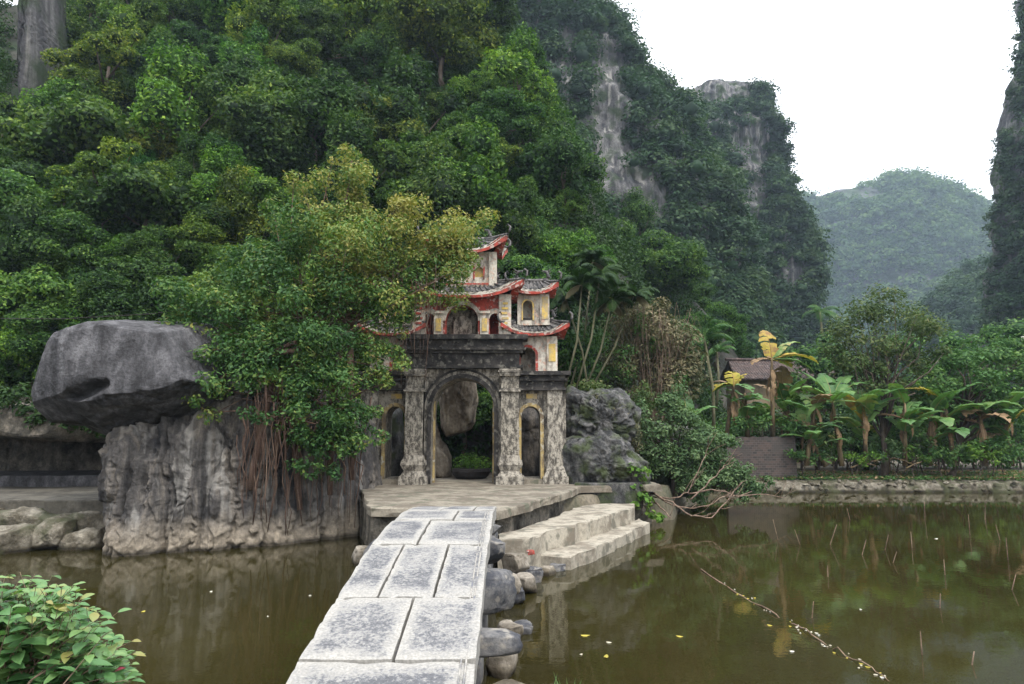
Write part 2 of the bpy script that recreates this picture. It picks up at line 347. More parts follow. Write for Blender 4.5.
xs = np.arange(-75, 32, .7); ys = np.arange(24, 96, .6)
X, Y = np.meshgrid(xs, ys); Z = hill_h(X, Y)
tagset(np_obj('hillside', np.stack([X.ravel(), Y.ravel(), Z.ravel()], 1), grid_faces(len(xs), len(ys)), M_hillsoil, smooth=True), kind='structure')
def hill_hit(px, py, y0=25.0, y1=92.0):
    Yv = np.arange(y0, y1, .25)
    q = np.array([P(px, py, y) for y in Yv]); h = hill_h(q[:, 0], q[:, 1]); k = np.nonzero(q[:, 2] < h)[0]
    return q[k[0]] if len(k) else None

# karst massifs: closed lofted bodies, levels are (py, px_left, px_right) at the middle depth
def massif(name, levels, Yc, hd, mat, nu=560, nv=320, amp=2.0, fr=0.05, flute=1.0, p=0.75, lean=0.0, seed=0, zbot=-3.0, ):
    L = sorted([(P(500, a, Yc)[2], P(b, a, Yc)[0], P(c_, a, Yc)[0]) for a, b, c_ in levels])
    zz = np.array([l[0] for l in L]); xl = np.array([l[1] for l in L]); xr = np.array([l[2] for l in L])
    zz = np.concatenate([[zbot], zz]); xl = np.concatenate([[xl[0]], xl]); xr = np.concatenate([[xr[0]], xr])
    ztop = zz[-1]; tt = np.linspace(0, 1, nv); z = zbot + (ztop - zbot) * (1 - (1 - tt) ** 1.15)
    a = np.linspace(0, 2 * np.pi, nu, endpoint=False)
    A, Zg = np.meshgrid(a, z)
    XL = np.interp(Zg, zz, xl); XR = np.interp(Zg, zz, xr); hw = (XR - XL) / 2; xc = (XR + XL) / 2
    ca, sa = np.cos(A), np.sin(A)
    frac = np.clip((ztop - Zg) / (ztop - zbot), 0, 1)
    dep = hd * (0.25 + 0.75 * frac ** 0.6)
    cl = np.sqrt(np.clip(1 - np.clip((tt - .93) / .07, 0, 1) ** 2, .0004, 1))[:, None]; hw = hw * cl; dep = dep * cl
    Xg = xc + hw * np.sign(ca) * np.abs(ca) ** p; Yg = Yc + lean * (1 - frac) + dep * np.sign(sa) * np.abs(sa) ** p
    pts = np.stack([Xg.ravel(), Yg.ravel(), Zg.ravel()], 1)
    nrm = np.stack([(ca / np.maximum(hw, 1)).ravel(), (sa / np.maximum(dep, 1)).ravel(), 0 * ca.ravel()], 1); nrm /= np.linalg.norm(nrm, axis=1)[:, None] + 1e-9
    q = pts * fr + seed
    d = amp * fbm(q, 5) + flute * (ridged(pts * np.array([fr * 3, fr * 3, fr * .8]) + seed, 3) - .9)
    led = pts[:, 2] * fr * 2.4 + 1.2 * fbm(q * 0.7, 2)
    d += flute * .8 * (np.abs((led % 1) - .5) - .25) + flute * .5 * (ridged(pts * np.array([fr * 9, fr * 9, fr * 1.2]) + seed, 3) - .8) + flute * .25 * (ridged(pts * fr * 8 + seed, 2) - .8)
    d *= np.repeat(cl.ravel(), nu); pts = pts + nrm * d[:, None]; pts[:, 2] += amp * .35 * fbm(q * 1.7 + 31, 3) * np.repeat(cl.ravel(), nu)
    top = pts[(nv - 1) * nu:].mean(0, keepdims=True)
    V = np.concatenate([pts, top]); k = len(pts)
    tri = np.stack([np.arange(nu) + (nv - 1) * nu, (np.arange(nu) + 1) % nu + (nv - 1) * nu, np.full(nu, k)], 1)
    o_ = np_obj(name, V, [grid_faces(nu, nv, True), tri], mat, smooth=False)
    tagset(o_, kind='structure')
    return pts.reshape(nv, nu, 3), nrm.reshape(nv, nu, 3)

# ------------------------------------------------------------------ foliage generators
def leaf_quads(c, n, L, rng, wid=0.5, hang=0.0):
    """rhombic leaves at c facing roughly n"""
    k = len(c); n = n / (np.linalg.norm(n, axis=1)[:, None] + 1e-9)
    r = rng.normal(size=(k, 3)); r[:, 2] -= hang
    t1 = r - (r * n).sum(1)[:, None] * n; t1 /= np.linalg.norm(t1, axis=1)[:, None] + 1e-9
    t2 = np.cross(n, t1); L = (np.asarray(L) * rng.uniform(.65, 1.3, k))[:, None]
    V = np.stack([c - t1 * L * .5, c + t2 * L * wid * .5 - t1 * L * .08, c + t1 * L * .5, c - t2 * L * wid * .5 - t1 * L * .08], 1)
    return V.reshape(-1, 3), np.arange(4 * k).reshape(k, 4)
def lobe_leaves(lobes, dens, L, rng, wid=.5, up=.45, jit=.6, hang=.3, fill=.3, tints=None, mindens=20):
    Vs, Fs, Ts, n0 = [], [], [], 0
    for k, (c, r) in enumerate(lobes):
        r = np.asarray(r if hasattr(r, '__len__') else (r, r, r * .8), float)
        k_ = int(max(mindens, dens * (r[0] * r[1] + r[0] * r[2] + r[1] * r[2]) / 3 * 12.6 / (L * L * wid)))
        d = rng.normal(size=(k_, 3)); d /= np.linalg.norm(d, axis=1)[:, None]
        keep = (d[:, 2] > -.5) | (rng.rand(k_) < .6); d = d[keep]; k_ = len(d)
        rr = np.where(rng.rand(k_) < fill, rng.uniform(.3, .9, k_), rng.uniform(.85, 1.1, k_))
        pc = d * r; lump = 1 + .55 * fbm(pc * (1.6 / r.mean()) + c[0] * 1.3 + c[2], 3)
        pt = np.asarray(c) + pc * (rr * lump)[:, None]
        n = d + np.array([0, 0, up * 2]) + rng.normal(size=(k_, 3)) * jit
        V, Fq = leaf_quads(pt, n, np.full(k_, L), rng, wid, hang)
        Vs.append(V); Fs.append(Fq + n0); n0 += len(V)
        Ts.append(np.clip((tints[k] if tints is not None else .5) + rng.normal(size=k_) * .16 + rng.uniform(-.08, .08), 0, 1))
    return np.concatenate(Vs), np.concatenate(Fs), np.concatenate(Ts)
_ib = bmesh.new(); bmesh.ops.create_icosphere(_ib, subdivisions=2, radius=1); _ib.verts.ensure_lookup_table()
ICO_V = np.array([v.co[:] for v in _ib.verts]); ICO_F = np.array([[v.index for v in f.verts] for f in _ib.faces]); _ib.free()
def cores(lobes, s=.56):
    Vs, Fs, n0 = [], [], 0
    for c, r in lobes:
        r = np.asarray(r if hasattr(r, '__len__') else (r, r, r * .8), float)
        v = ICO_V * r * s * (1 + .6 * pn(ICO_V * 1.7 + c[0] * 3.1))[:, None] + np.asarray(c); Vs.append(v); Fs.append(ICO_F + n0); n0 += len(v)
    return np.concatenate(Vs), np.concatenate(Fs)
def crown_mesh(lobes, dens, L, rng, core=True, **kw):
    V, Fq, T = lobe_leaves(lobes, dens, L, rng, **kw)
    if not core: return V, [Fq], T
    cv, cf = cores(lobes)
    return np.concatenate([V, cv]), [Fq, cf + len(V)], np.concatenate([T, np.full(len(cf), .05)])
def trunk_mb(base, top, r, rng, lobes=(), bend=.3, limb=.35):
    b_ = MB(); base = np.asarray(base, float); top = np.asarray(top, float); h = np.linalg.norm(top - base)
    pts = [base + (top - base) * s + np.array([rng.normal(), rng.normal(), 0]) * bend * h * .08 * (0 < i < 6) for i, s in enumerate(np.linspace(0, 1, 7))]
    b_.tube(pts, [r * (1.5 if i == 0 else 1 - .1 * i) for i in range(7)], 8)
    for c, rr in lobes:
        st = pts[int(rng.randint(2, 6))]; c = np.asarray(c); mid = (st + c) / 2 + rng.normal(size=3) * .08 * h + np.array([0, 0, .05 * h])
        b_.tube([st, mid, c], [r * limb, r * limb * .6, r * limb * .2], 5)
    return b_
def make_tree(name, label, cat, base, lobes, L, mat, rng, r=.12, dens=.8, core=True, group=None, top=None, bark=None, limb=.35, **kw):
    e = empty(name, base, label, cat, group)
    V, Fa, T = crown_mesh(lobes, dens, L, rng, core, **kw)
    np_obj('crown', V, Fa, mat, e, T)
    if top is None: top = np.mean([np.asarray(l[0]) for l in lobes], axis=0)
    trunk_mb(base, top, r, rng, lobes, limb=limb).build('trunk', bark or M_bark, e, smooth=True)
    return e

# ------------------------------------------------------------------ slope trees: variants, then copies
def variant(seed, R, nl, lr, L, dens, shape='round'):
    rng = np.random.RandomState(seed); lobes = []
    for k in range(nl):
        d = rng.normal(size=3); d /= np.linalg.norm(d); d[2] = d[2] * .8 + .1
        q = np.array([R[0], R[1], R[2]]) * d * rng.uniform(.45, .95)
        s = lr * rng.uniform(.45, 1.15)
        if shape == 'flat': s = (s * 1.2, s * 1.2, s * .75)
        elif shape == 'tall': s = (s * .85, s * .85, s * 1.15)
        else: s = (s, s, s * .8)
        lobes.append((q, s))
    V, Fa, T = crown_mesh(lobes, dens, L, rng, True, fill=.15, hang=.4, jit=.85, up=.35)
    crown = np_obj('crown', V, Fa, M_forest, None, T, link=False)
    tb = trunk_mb((0, 0, -R[2] * 1.25 - 1.0), (0, 0, .2), .16, rng, lobes[:6])
    V = np.concatenate(tb.v); me = bpy.data.meshes.new('trunk'); me.from_pydata(V.tolist(), [], tb.f); me.materials.append(M_bark)
    me.polygons.foreach_set('use_smooth', [True] * len(me.polygons))
    return crown, me
VAR = [variant(11, (2.5, 2.4, 2.2), 20, .95, .20, 2.0), variant(12, (3.0, 2.6, 1.9), 22, .9, .26, 2.0, 'flat'), variant(13, (2.0, 2.0, 3.0), 20, .9, .20, 2.0, 'tall'),
       variant(14, (2.6, 2.6, 2.3), 30, .7, .15, 2.0), variant(15, (3.1, 2.7, 2.1), 30, .75, .17, 2.0, 'flat'), variant(16, (2.3, 2.2, 2.4), 20, .95, .22, 2.0), variant(17, (2.3, 2.3, 2.9), 18, .85, .2, 2.0, 'tall')]
SHAPEW = ['rounded', 'spreading', 'tall', 'bushy', 'broad', 'domed', 'upright']
def slope_tree(p, s, v, colr, rotz, label, group):
    e = empty('slope_tree', p, label, 'tree', group); e.rotation_euler = (0, 0, rotz); e.scale = (s, s, s * .95)
    for me, nm in ((VAR[v][0], 'crown'), (VAR[v][1], 'trunk')):
        o_ = bpy.data.objects.new(nm, me); COL.objects.link(o_); o_.parent = e
        if nm == 'crown': o_.color = (*colr, 1)
    return e
ORD = ['', 'first', 'second', 'third', 'fourth', 'fifth', 'sixth', 'seventh', 'eighth', 'ninth', 'tenth', 'eleventh', 'twelfth', 'thirteenth', 'fourteenth', 'fifteenth', 'sixteenth', 'seventeenth', 'eighteenth', 'nineteenth', 'twentieth', 'twenty-first', 'twenty-second']
COLS = [('dark green', (.78, .85, .9)), ('mid green', (1.25, 1.2, 1.05)), ('bright green', (1.85, 1.65, 1.2)), ('bluish green', (.9, 1.1, 1.35)), ('deep green', (.6, .72, .7)), ('olive green', (1.75, 1.3, 1.0))]
rng = np.random.RandomState(5)
rows = [405, 372, 338, 304, 268, 232, 196, 160, 124, 88, 52, 16, -20]
for ri, py0 in enumerate(rows):
    cnt = 0
    xmax = np.interp(py0, [-20, 20, 100, 200, 280, 405], [545, 550, 566, 600, 575, 545])
    x = -8 + rng.uniform(0, 30)
    while x < xmax:
        py = py0 + rng.uniform(-24, 24); q = hill_hit(x, py)
        px_ = x; x += rng.uniform(27, 50)
        if q is None: continue
        if -30 < px_ < 78 and py < 165: continue           # bare rock face there
        cnt += 1
        want = rng.choice([24, 31, 40, 54]) * rng.uniform(.9, 1.15) * M_PX(py, q[1]); s = float(np.clip(want / 2.75, .55, 1.8))
        v = rng.randint(0, len(VAR)); ci = rng.choice(len(COLS), p=[.24, .26, .18, .1, .14, .08])
        jc = tuple(float(c_ * rng.uniform(.88, 1.14)) for c_ in COLS[ci][1])
        lab = f"{SHAPEW[v]} {COLS[ci][0]} tree on the steep hillside, {ORD[min(cnt,22)]} from left in {ORD[ri+1]} row up"
        slope_tree(q + np.array([0, -1.3 * s, 1.2 * s]), s, v, jc, rng.uniform(0, 6.28), lab, 'trees covering the steep hillside')
# a few larger trees on the shoulder to the right
for (px_, py, Y_, rp, v, colr, lab) in [
    (655, 268, 62, 52, 4, (1.05, 1.1, 1.0), 'large domed green tree left of the far cliff, above the dry brush'),
    (612, 245, 60, 40, 0, (.85, .95, .9), 'dark rounded tree between the hillside edge and the large domed tree'),
    (716, 325, 55, 34, 3, (1.0, 1.15, 1.0), 'small green tree behind the slender palms, lower right of the domed tree'),
    (672, 345, 52, 38, 5, (.8, .95, .95), 'dark round tree directly behind the top of the dry brush'),
    (640, 218, 70, 26, 2, (.95, 1.05, 1.0), 'narrow green tree just below the pale streaked cliff face'),
    (733, 345, 60, 26, 6, (.75, .95, .95), 'dark upright tree behind the farmhouse roof'),
    (690, 300, 64, 30, 5, (.95, 1.0, 1.0), 'rounded mid green tree at the right edge of the large domed tree')]:
    q = P(px_, py, Y_); slope_tree(q, rp * M_PX(py, Y_) / 2.8, v, colr, rng.uniform(0, 6), lab, 'trees on the shoulder of the hill')

# undergrowth that covers the soil between the trees
def scatter_hill(n, rng):
    Xs = rng.uniform(-60, 16, n); Ys = rng.uniform(26, 80, n); Zs = hill_h(Xs, Ys)
    e = .4; nx = (hill_h(Xs - e, Ys) - hill_h(Xs + e, Ys)) / (2 * e); ny = (hill_h(Xs, Ys - e) - hill_h(Xs, Ys + e)) / (2 * e)
    return np.stack([Xs, Ys, Zs], 1), np.stack([nx, ny, np.ones(n)], 1)
pt, nn = scatter_hill(11000, rng)
px_, py_ = proj(pt.T)
k = (pt[:, 2] > .6) & (px_ > -80) & (px_ < 760) & (py_ > -80) & ~((px_ > 8) & (px_ < 58) & (py_ < 135))
pt = pt[k]; nn = nn[k]
lobes = [(p_ + np.array([0, -.1, .15]), (rng.uniform(.35, 1.1), rng.uniform(.5, 1.2), rng.uniform(.5, 1.4))) for p_ in pt]
V, Fq, T = lobe_leaves(lobes, .55, .24, rng, mindens=30, hang=.5, jit=.9)
tagset(np_obj('undergrowth', V, Fq, M_under, None, T), 'tangled dark green undergrowth between the hillside trees', 'undergrowth', kind='stuff')

# ------------------------------------------------------------------ massifs and their woods
def wood(name, label, pts, nrm, mask_fn, n, rad, leaf, per, mat, seed, front=True):
    rng = np.random.RandomState(seed); nv, nu, _ = pts.shape; fl = pts.reshape(-1, 3); fn = nrm.reshape(-1, 3)
    ok = (fn[:, 1] < .35) & (fl[:, 2] > -1); idx = np.nonzero(ok)[0]
    # area-fair choice
    dx = np.linalg.norm(np.roll(pts, -1, 1) - pts, axis=2); dz = np.linalg.norm(np.roll(pts, -1, 0) - pts, axis=2); dz[-1] = 0
    w = np.clip(dx * dz, 0, np.percentile(dx * dz, 98)).ravel()[idx]; w /= w.sum()
    ch = rng.choice(idx, n * 2, p=w); c = fl[ch] + rng.normal(size=(n * 2, 3)) * rad * .5; nr = fn[ch]
    px_, py_ = proj(c.T); ip = (px_ > -60) & (px_ < 1090) & (py_ > -60); c, nr, px_, py_ = c[ip], nr[ip], px_[ip], py_[ip]
    keep = mask_fn(c, px_, py_, rng); c = c[keep][:n]; nr = nr[keep][:n]; k_ = len(c)
    r = rad * np.clip(.45 + rng.gamma(2.2, .22, k_), .4, 1.5); tn = rng.uniform(.15, .85, k_); sq_ = np.stack([rng.uniform(.8, 1.4, k_), rng.uniform(.8, 1.2, k_), rng.uniform(.6, 1.15, k_)], 1)
    d = rng.normal(size=(k_, per, 3)); d /= np.linalg.norm(d, axis=2)[..., None]
    d[..., 2] = np.where(d[..., 2] < -.3, -d[..., 2], d[..., 2])
    cc = c + nr * r[:, None] * .35 + np.array([0, 0, .25]) * r[:, None]
    lump = np.clip(1 + .75 * fbm((d * 1.5 + cc[:, None] * 1.7).reshape(-1, 3), 3), .4, 1.22).reshape(k_, per)
    pp = cc[:, None] + d * (r[:, None] * lump * rng.uniform(.72, 1.08, (k_, per)))[..., None] * sq_[:, None]
    n_ = d + np.array([0, 0, .7]) + rng.normal(size=d.shape) * .45
    V, Fq = leaf_quads(pp.reshape(-1, 3), n_.reshape(-1, 3), np.full(k_ * per, leaf), rng, .7)
    T = np.clip(np.repeat(tn, per) + rng.normal(size=k_ * per) * .1, 0, 1)
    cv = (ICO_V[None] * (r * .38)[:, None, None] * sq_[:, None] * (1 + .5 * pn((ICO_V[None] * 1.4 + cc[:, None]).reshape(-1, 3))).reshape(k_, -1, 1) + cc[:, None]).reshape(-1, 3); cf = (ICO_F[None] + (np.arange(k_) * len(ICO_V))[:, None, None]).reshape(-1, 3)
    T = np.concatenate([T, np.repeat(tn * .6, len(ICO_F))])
    tagset(np_obj(name, np.concatenate([V, cv]), [Fq, cf + len(V)], mat, None, T), label, 'wood', kind='stuff')
def ell(px_, py_, L):
    r = np.zeros(len(px_), bool)
    for a, b_, ra, rb in L: r |= ((px_ - a) / ra) ** 2 + ((py_ - b_) / rb) ** 2 < 1
    return r
pts, nrm = massif('cliff', [(-60, 380, 545), (-40, 350, 565), (-5, 330, 585), (10, 320, 604), (45, 310, 622), (62, 300, 628), (85, 300, 646), (110, 300, 660), (150, 300, 680), (200, 300, 700), (260, 300, 722), (320, 300, 745), (430, 300, 770)],
                 128, 26, M_cliff, amp=6, fr=.035, flute=2.2, lean=7, seed=3)
def mk1(c, px_, py_, rng):
    bare = ell(px_, py_, [(606, 120, 21, 88), (626, 190, 16, 46), (650, 205, 15, 32), (566, 70, 12, 40), (588, 225, 12, 34)])
    nz = fbm(c * .06 + 4, 3); return ~(bare & (nz < .36)) & ((nz > -.36) | (py_ > 260))
wood('cliff_wood', 'dense green wood clinging to the pale streaked cliff', pts, nrm, mk1, 5200, 1.9, .60, 150, M_mid, 21)
pts, nrm = massif('crag', [(83, 680, 750), (89, 674, 757), (104, 670, 760), (130, 672, 760), (165, 668, 762), (195, 664, 774), (240, 660, 778), (275, 660, 790), (305, 660, 794), (330, 650, 794), (430, 640, 815)],
                 185, 30, M_cliff, amp=5, fr=.03, flute=2.6, lean=4, seed=9, p=.8)
def mk2(c, px_, py_, rng):
    bare = ell(px_, py_, [(715, 92, 52, 17), (742, 200, 24, 26), (700, 175, 15, 28), (755, 150, 12, 60), (690, 225, 22, 16), (742, 322, 22, 16), (790, 280, 12, 22)])
    nz = fbm(c * .05 + 14, 3); return ~(bare & (nz < .3)) & (nz > -.36) & (py_ > 88)
wood('crag_wood', 'dark green wood covering the tall flat topped crag', pts, nrm, mk2, 3600, 2.3, .75, 140, M_mid, 22)
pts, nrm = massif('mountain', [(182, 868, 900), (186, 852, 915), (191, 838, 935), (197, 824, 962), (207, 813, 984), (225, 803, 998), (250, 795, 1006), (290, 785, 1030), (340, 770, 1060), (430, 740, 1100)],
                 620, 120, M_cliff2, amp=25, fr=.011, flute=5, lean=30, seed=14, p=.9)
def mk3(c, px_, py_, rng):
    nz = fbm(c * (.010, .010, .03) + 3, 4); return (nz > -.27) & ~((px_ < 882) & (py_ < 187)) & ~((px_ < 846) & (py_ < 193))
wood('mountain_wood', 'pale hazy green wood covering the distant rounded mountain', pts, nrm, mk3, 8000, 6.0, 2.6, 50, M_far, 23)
pts, nrm = massif('bluff', [(-80, 1050, 1400), (-20, 1040, 1400), (30, 1046, 1400), (60, 1042, 1400), (85, 1036, 1400), (130, 1032, 1400), (190, 1026, 1400), (250, 1024, 1400), (300, 1026, 1400), (330, 1022, 1400), (430, 1016, 1400)],
                 120, 20, M_cliff, amp=2.5, fr=.05, flute=1.5, lean=3, seed=19)
def mk4(c, px_, py_, rng): nz = fbm(c * .09 + 3, 3); return nz > -.2
wood('bluff_wood', 'dark wood on the steep bluff at the right edge', pts, nrm, mk4, 2200, 1.6, .5, 170, M_mid, 24)
pts, nrm = massif('knoll', [(262, 1005, 1200), (275, 985, 1200), (290, 965, 1200), (305, 945, 1200), (322, 925, 1200), (345, 890, 1220), (430, 850, 1240)],
                 250, 40, M_cliff, amp=6, fr=.025, flute=2, lean=6, seed=29, p=.9)
wood('knoll_wood', 'brownish green wood on the low knoll below the distant mountain', pts, nrm, lambda c, a, b_, r: fbm(c * .05, 3) > -.35, 1800, 3.2, 1.0, 120, M_mid, 25)
pts, nrm = massif('peak', [(10, -160, -60), (30, -160, -30), (60, -160, -15), (100, -160, -8), (140, -160, -4), (430, -160, 20)],
                 300, 50, M_cliff2, amp=8, fr=.02, flute=3, lean=6, seed=39)
wood('peak_wood', 'blue hazy wood on the peak behind the hillside', pts, nrm, lambda c, a, b_, r: fbm(c * .04, 3) > -.3, 900, 3.5, 1.1, 60, M_mid, 26)
M_side0 = rockmat('shade_toned_rubble', (0.035, 0.032, 0.026), (0.10, 0.09, 0.072), (0.22, 0.19, 0.15), 2.5, .8, bstr=1.0, bdist=.08)  # dark tone carries the shade below the courtyard edge and around the cave
M_brown = rockmat('brown_limestone', (0.07, 0.055, 0.04), (0.19, 0.155, 0.115), (0.34, 0.29, 0.22), 1.6, 0.3, bstr=1.0, bdist=0.05)
# ------------------------------------------------------------------ rocks
def sphere_pts(nu, nv):
    a = np.linspace(0, 2 * np.pi, nu, endpoint=False); ph = np.linspace(-np.pi / 2 + .02, np.pi / 2 - .02, nv)
    A, Ph = np.meshgrid(a, ph); return np.stack([(np.cos(Ph) * np.cos(A)).ravel(), (np.cos(Ph) * np.sin(A)).ravel(), np.sin(Ph).ravel()], 1)
def outline_rock(name, outline, Y, depth, mat, label, cat='rock', nu=220, nv=110, amp=.12, fr=1.0, zs=.5, sq=.55, ridge=None, lean=0.0, group=None, seed=0, flute=0.0, yaw=0.0, crack=0.0, chisel=9, facet=.10, fine=.04, grooves=()):
    """closed rock whose side view fills the outline; depth is its half thickness"""
    O = []
    x0 = P(np.mean([q[0] for q in outline]), 430, Y - .5 * depth)[0] if yaw else 0
    for a, b_ in outline:
        k1 = P(a, b_, 1.0)[0]; Ys = (Y - .5 * depth - yaw * x0) / (1 - yaw * k1); O.append(P(a, b_, Ys)[[0, 2]])
    O = np.array(O); c = O.mean(0)
    Dn = []
    for i in range(len(O)):
        for s in np.linspace(0, 1, 12, endpoint=False): Dn.append(O[i] * (1 - s) + O[(i + 1) % len(O)] * s)
    Dn = np.array(Dn) - c; an = np.arctan2(Dn[:, 1], Dn[:, 0]); rr = np.hypot(Dn[:, 0], Dn[:, 1]); k = np.argsort(an)
    an, rr = an[k], rr[k]; an = np.concatenate([an - 2 * np.pi, an, an + 2 * np.pi]); rr = np.tile(rr, 3)
    a = np.linspace(0, 2 * np.pi, nu, endpoint=False); tq = np.linspace(-1, 1, nv); rho = 1 - np.abs(tq) ** 1.6; ph = np.sign(tq) * np.arccos(np.clip(rho, 0, 1) ** (1 / sq))
    A, Ph = np.meshgrid(a, ph); R = np.interp((A + np.pi) % (2 * np.pi) - np.pi, an, rr)
    cp = np.cos(Ph) ** sq; x = c[0] + R * cp * np.cos(A); z = c[1] + R * cp * np.sin(A)
    y = Y + depth * np.sign(np.sin(Ph)) * np.abs(np.sin(Ph)) ** .8
    if lean: y = y + lean * (z - c[1])
    if yaw: y = y + yaw * (x - c[0])
    if ridge is not None:
        (ax, ay), (bx, by), kk = ridge; a3, b3 = P(ax, ay, Y), P(bx, by, Y)
        rz = a3[2] + (x - a3[0]) * (b3[2] - a3[2]) / (b3[0] - a3[0]); y = np.where(y < Y, y + kk * np.clip(rz - z, 0, None) * np.clip((Y - y) / depth * 1.6, 0, 1), y)
    V = np.stack([x.ravel(), y.ravel(), z.ravel()], 1)
    nr = V - np.array([c[0], Y, c[1]]); nr[:, 1] *= 1.6; nr /= np.linalg.norm(nr, axis=1)[:, None] + 1e-9
    q = V * fr + seed
    d = amp * fbm(q * (1, 1, zs), 5) + fine * ridged(V * 3.1 + seed, 3)
    if flute: d += flute * (ridged(V * (1.1, 1.1, .10) + seed + .25 * fbm(V * .8, 2)[:, None], 3) - .8) + .35 * flute * ridged(V * (3.4, 3.4, .35) + seed, 2)
    bl = V * (.9, .9, .7) * 1.3 + .5 * fbm(V * .7 + seed, 2)[:, None]; d += facet * (np.abs(pn(bl)) * 2 - .3)
    V = V + nr * d[:, None]
    for (gx, gy, rx, rz_, dep) in grooves:
        g3 = P(gx, gy, Y - depth); w = np.exp(-((V[:, 0] - g3[0]) / rx) ** 2 - ((V[:, 2] - g3[2] - .25 * (V[:, 0] - g3[0])) / rz_) ** 2) * (V[:, 1] < Y); V[:, 1] += dep * w
    if crack:
        cq = V * (.75, .75, .10) + seed + .12 * fbm(V * 1.5, 3)[:, None]; n0_ = pn(cq); n1_ = pn(cq * 2.3 + 7); V = V - nr * (crack * (np.exp(-(n0_ / .035) ** 2) + .5 * np.exp(-(n1_ / .05) ** 2)))[:, None]
    if chisel:
        r_ = np.random.RandomState(100 + seed); cc_ = V.mean(0)
        for k in range(chisel):
            n_ = r_.normal(size=3) * (1, 1.1, .9); n_[1] = -abs(n_[1]); n_ /= np.linalg.norm(n_); dd = (V - cc_) @ n_; h_ = dd.max() * r_.uniform(.84, .97); V = V - (np.clip(dd - h_, 0, None) * .88)[:, None] * n_
        V = V + nr * (.35 * fine * ridged(V * 6.3 + seed, 3) + .4 * fine * fbm(V * 2.6 + seed, 3))[:, None]
    base = np.array([c[0], Y, V[:, 2].min()])
    o_ = np_obj(name, V, grid_faces(nu, nv, True), mat, smooth=True, loc=base)
    return tagset(o_, label, cat, group)
outline_rock('rock_stack', [(112, 470), (110, 452), (118, 434), (130, 425), (160, 414), (215, 400), (280, 392), (336, 398), (354, 430), (362, 480), (368, 522), (368, 580), (300, 590), (200, 596), (124, 590), (120, 545), (118, 505), (110, 488)],
             18.9, 1.8, M_rock, 'big fluted limestone rock rising from the pond under the tilted boulder', chisel=0, crack=.17, amp=.22, fr=.8, zs=.35, sq=.42, flute=.26, lean=.10, yaw=.55, facet=.13, fine=.07, nu=560, nv=300, seed=2)
outline_rock('boulder', [(38, 388), (43, 360), (58, 340), (75, 328), (103, 315), (118, 318), (150, 310), (178, 315), (194, 326), (204, 350), (210, 384), (186, 412), (160, 424), (120, 440), (100, 441), (70, 425), (44, 422), (39, 405)],
             17.4, 1.9, M_boulder, 'dark tilted grey boulder balanced on top of the fluted rock', chisel=14, crack=.035, amp=.13, fr=1.0, zs=.5, sq=.45, ridge=((44, 421), (205, 385), 1.5), nu=420, nv=240, seed=5, fine=.03, flute=.05, facet=.07,
             grooves=[(74, 396, .42, .14, .45), (95, 386, .3, .12, .3)])
outline_rock('cliff_outcrop', [(28, -80), (40, -80), (40, 0), (42, 60), (40, 125), (26, 135), (25, 100), (29, 50), (28, 10)], 42, 2, M_cliff, 'bare grey cliff face with white streaks, top left above the trees', cat='cliff', amp=.15, fr=.5, flute=.12, chisel=0, crack=.2, nu=160, nv=100)
outline_rock('rock_overhang', [(-90, 412), (30, 406), (100, 412), (140, 422), (120, 444), (60, 440), (0, 436), (-90, 438)], 23.5, 3.2, M_side0, 'dark rock overhang above the ledge, left of the fluted rock', amp=.3, fr=.5, flute=.2, nu=160, nv=80, seed=8)
outline_rock('cave_wall', [(-120, 400), (170, 400), (170, 520), (-120, 520)], 26.5, 1.2, M_side0, 'dark cave wall under the overhang at the back of the ledge', amp=.3, fr=.6, flute=.25, nu=160, nv=80, seed=18)
outline_rock('rock', [(441, 340), (470, 345), (475, 398), (473, 422), (462, 438), (450, 436), (443, 424), (440, 400)], 25.4, .9, M_brown, 'hanging limestone bulge seen through the main arch', crack=.08, facet=.2, amp=.15, nu=120, nv=70, seed=11, sq=.5)
outline_rock('rock', [(418, 412), (434, 420), (438, 440), (446, 455), (450, 474), (430, 480), (410, 480)], 25.0, .7, M_brown, 'brown rock foot at the left inside the main arch', crack=.12, facet=.25, amp=.16, nu=100, nv=60, seed=12)
outline_rock('rock', [(505, 380), (545, 380), (560, 430), (548, 484), (515, 484), (500, 430)], 26, .9, M_rock, 'grey rock seen through the small side arch', amp=.2, nu=100, nv=60, seed=13)
outline_rock('rock', [(352, 400), (398, 410), (404, 470), (400, 492), (360, 492)], 25, .9, M_rock2, 'grey rock behind the left side arch of the gate', amp=.2, nu=100, nv=60, seed=14)
outline_rock('rock', [(560, 402), (575, 393), (600, 398), (622, 396), (636, 412), (640, 440), (620, 456), (585, 452), (562, 440)], 23.6, 1.1, M_rock2, 'rough grey rock mass right of the gate, under the palm stems', facet=.35, fine=.12, crack=.12, amp=.35, fr=1.2, nu=200, nv=110, seed=15)
outline_rock('rock', [(560, 450), (578, 440), (600, 436), (628, 446), (640, 462), (642, 488), (600, 492), (566, 490)], 22.2, .9, M_rock2, 'dark craggy boulder at the foot of the gate, right side', facet=.30, fine=.11, crack=.12, amp=.28, fr=1.3, nu=180, nv=100, seed=16)
outline_rock('rock', [(620, 430), (660, 420), (700, 430), (725, 450), (725, 492), (640, 500)], 26.5, 1.4, M_rock2, 'shaded grey rock behind the leaning shrub', amp=.3, nu=120, nv=70, seed=17)
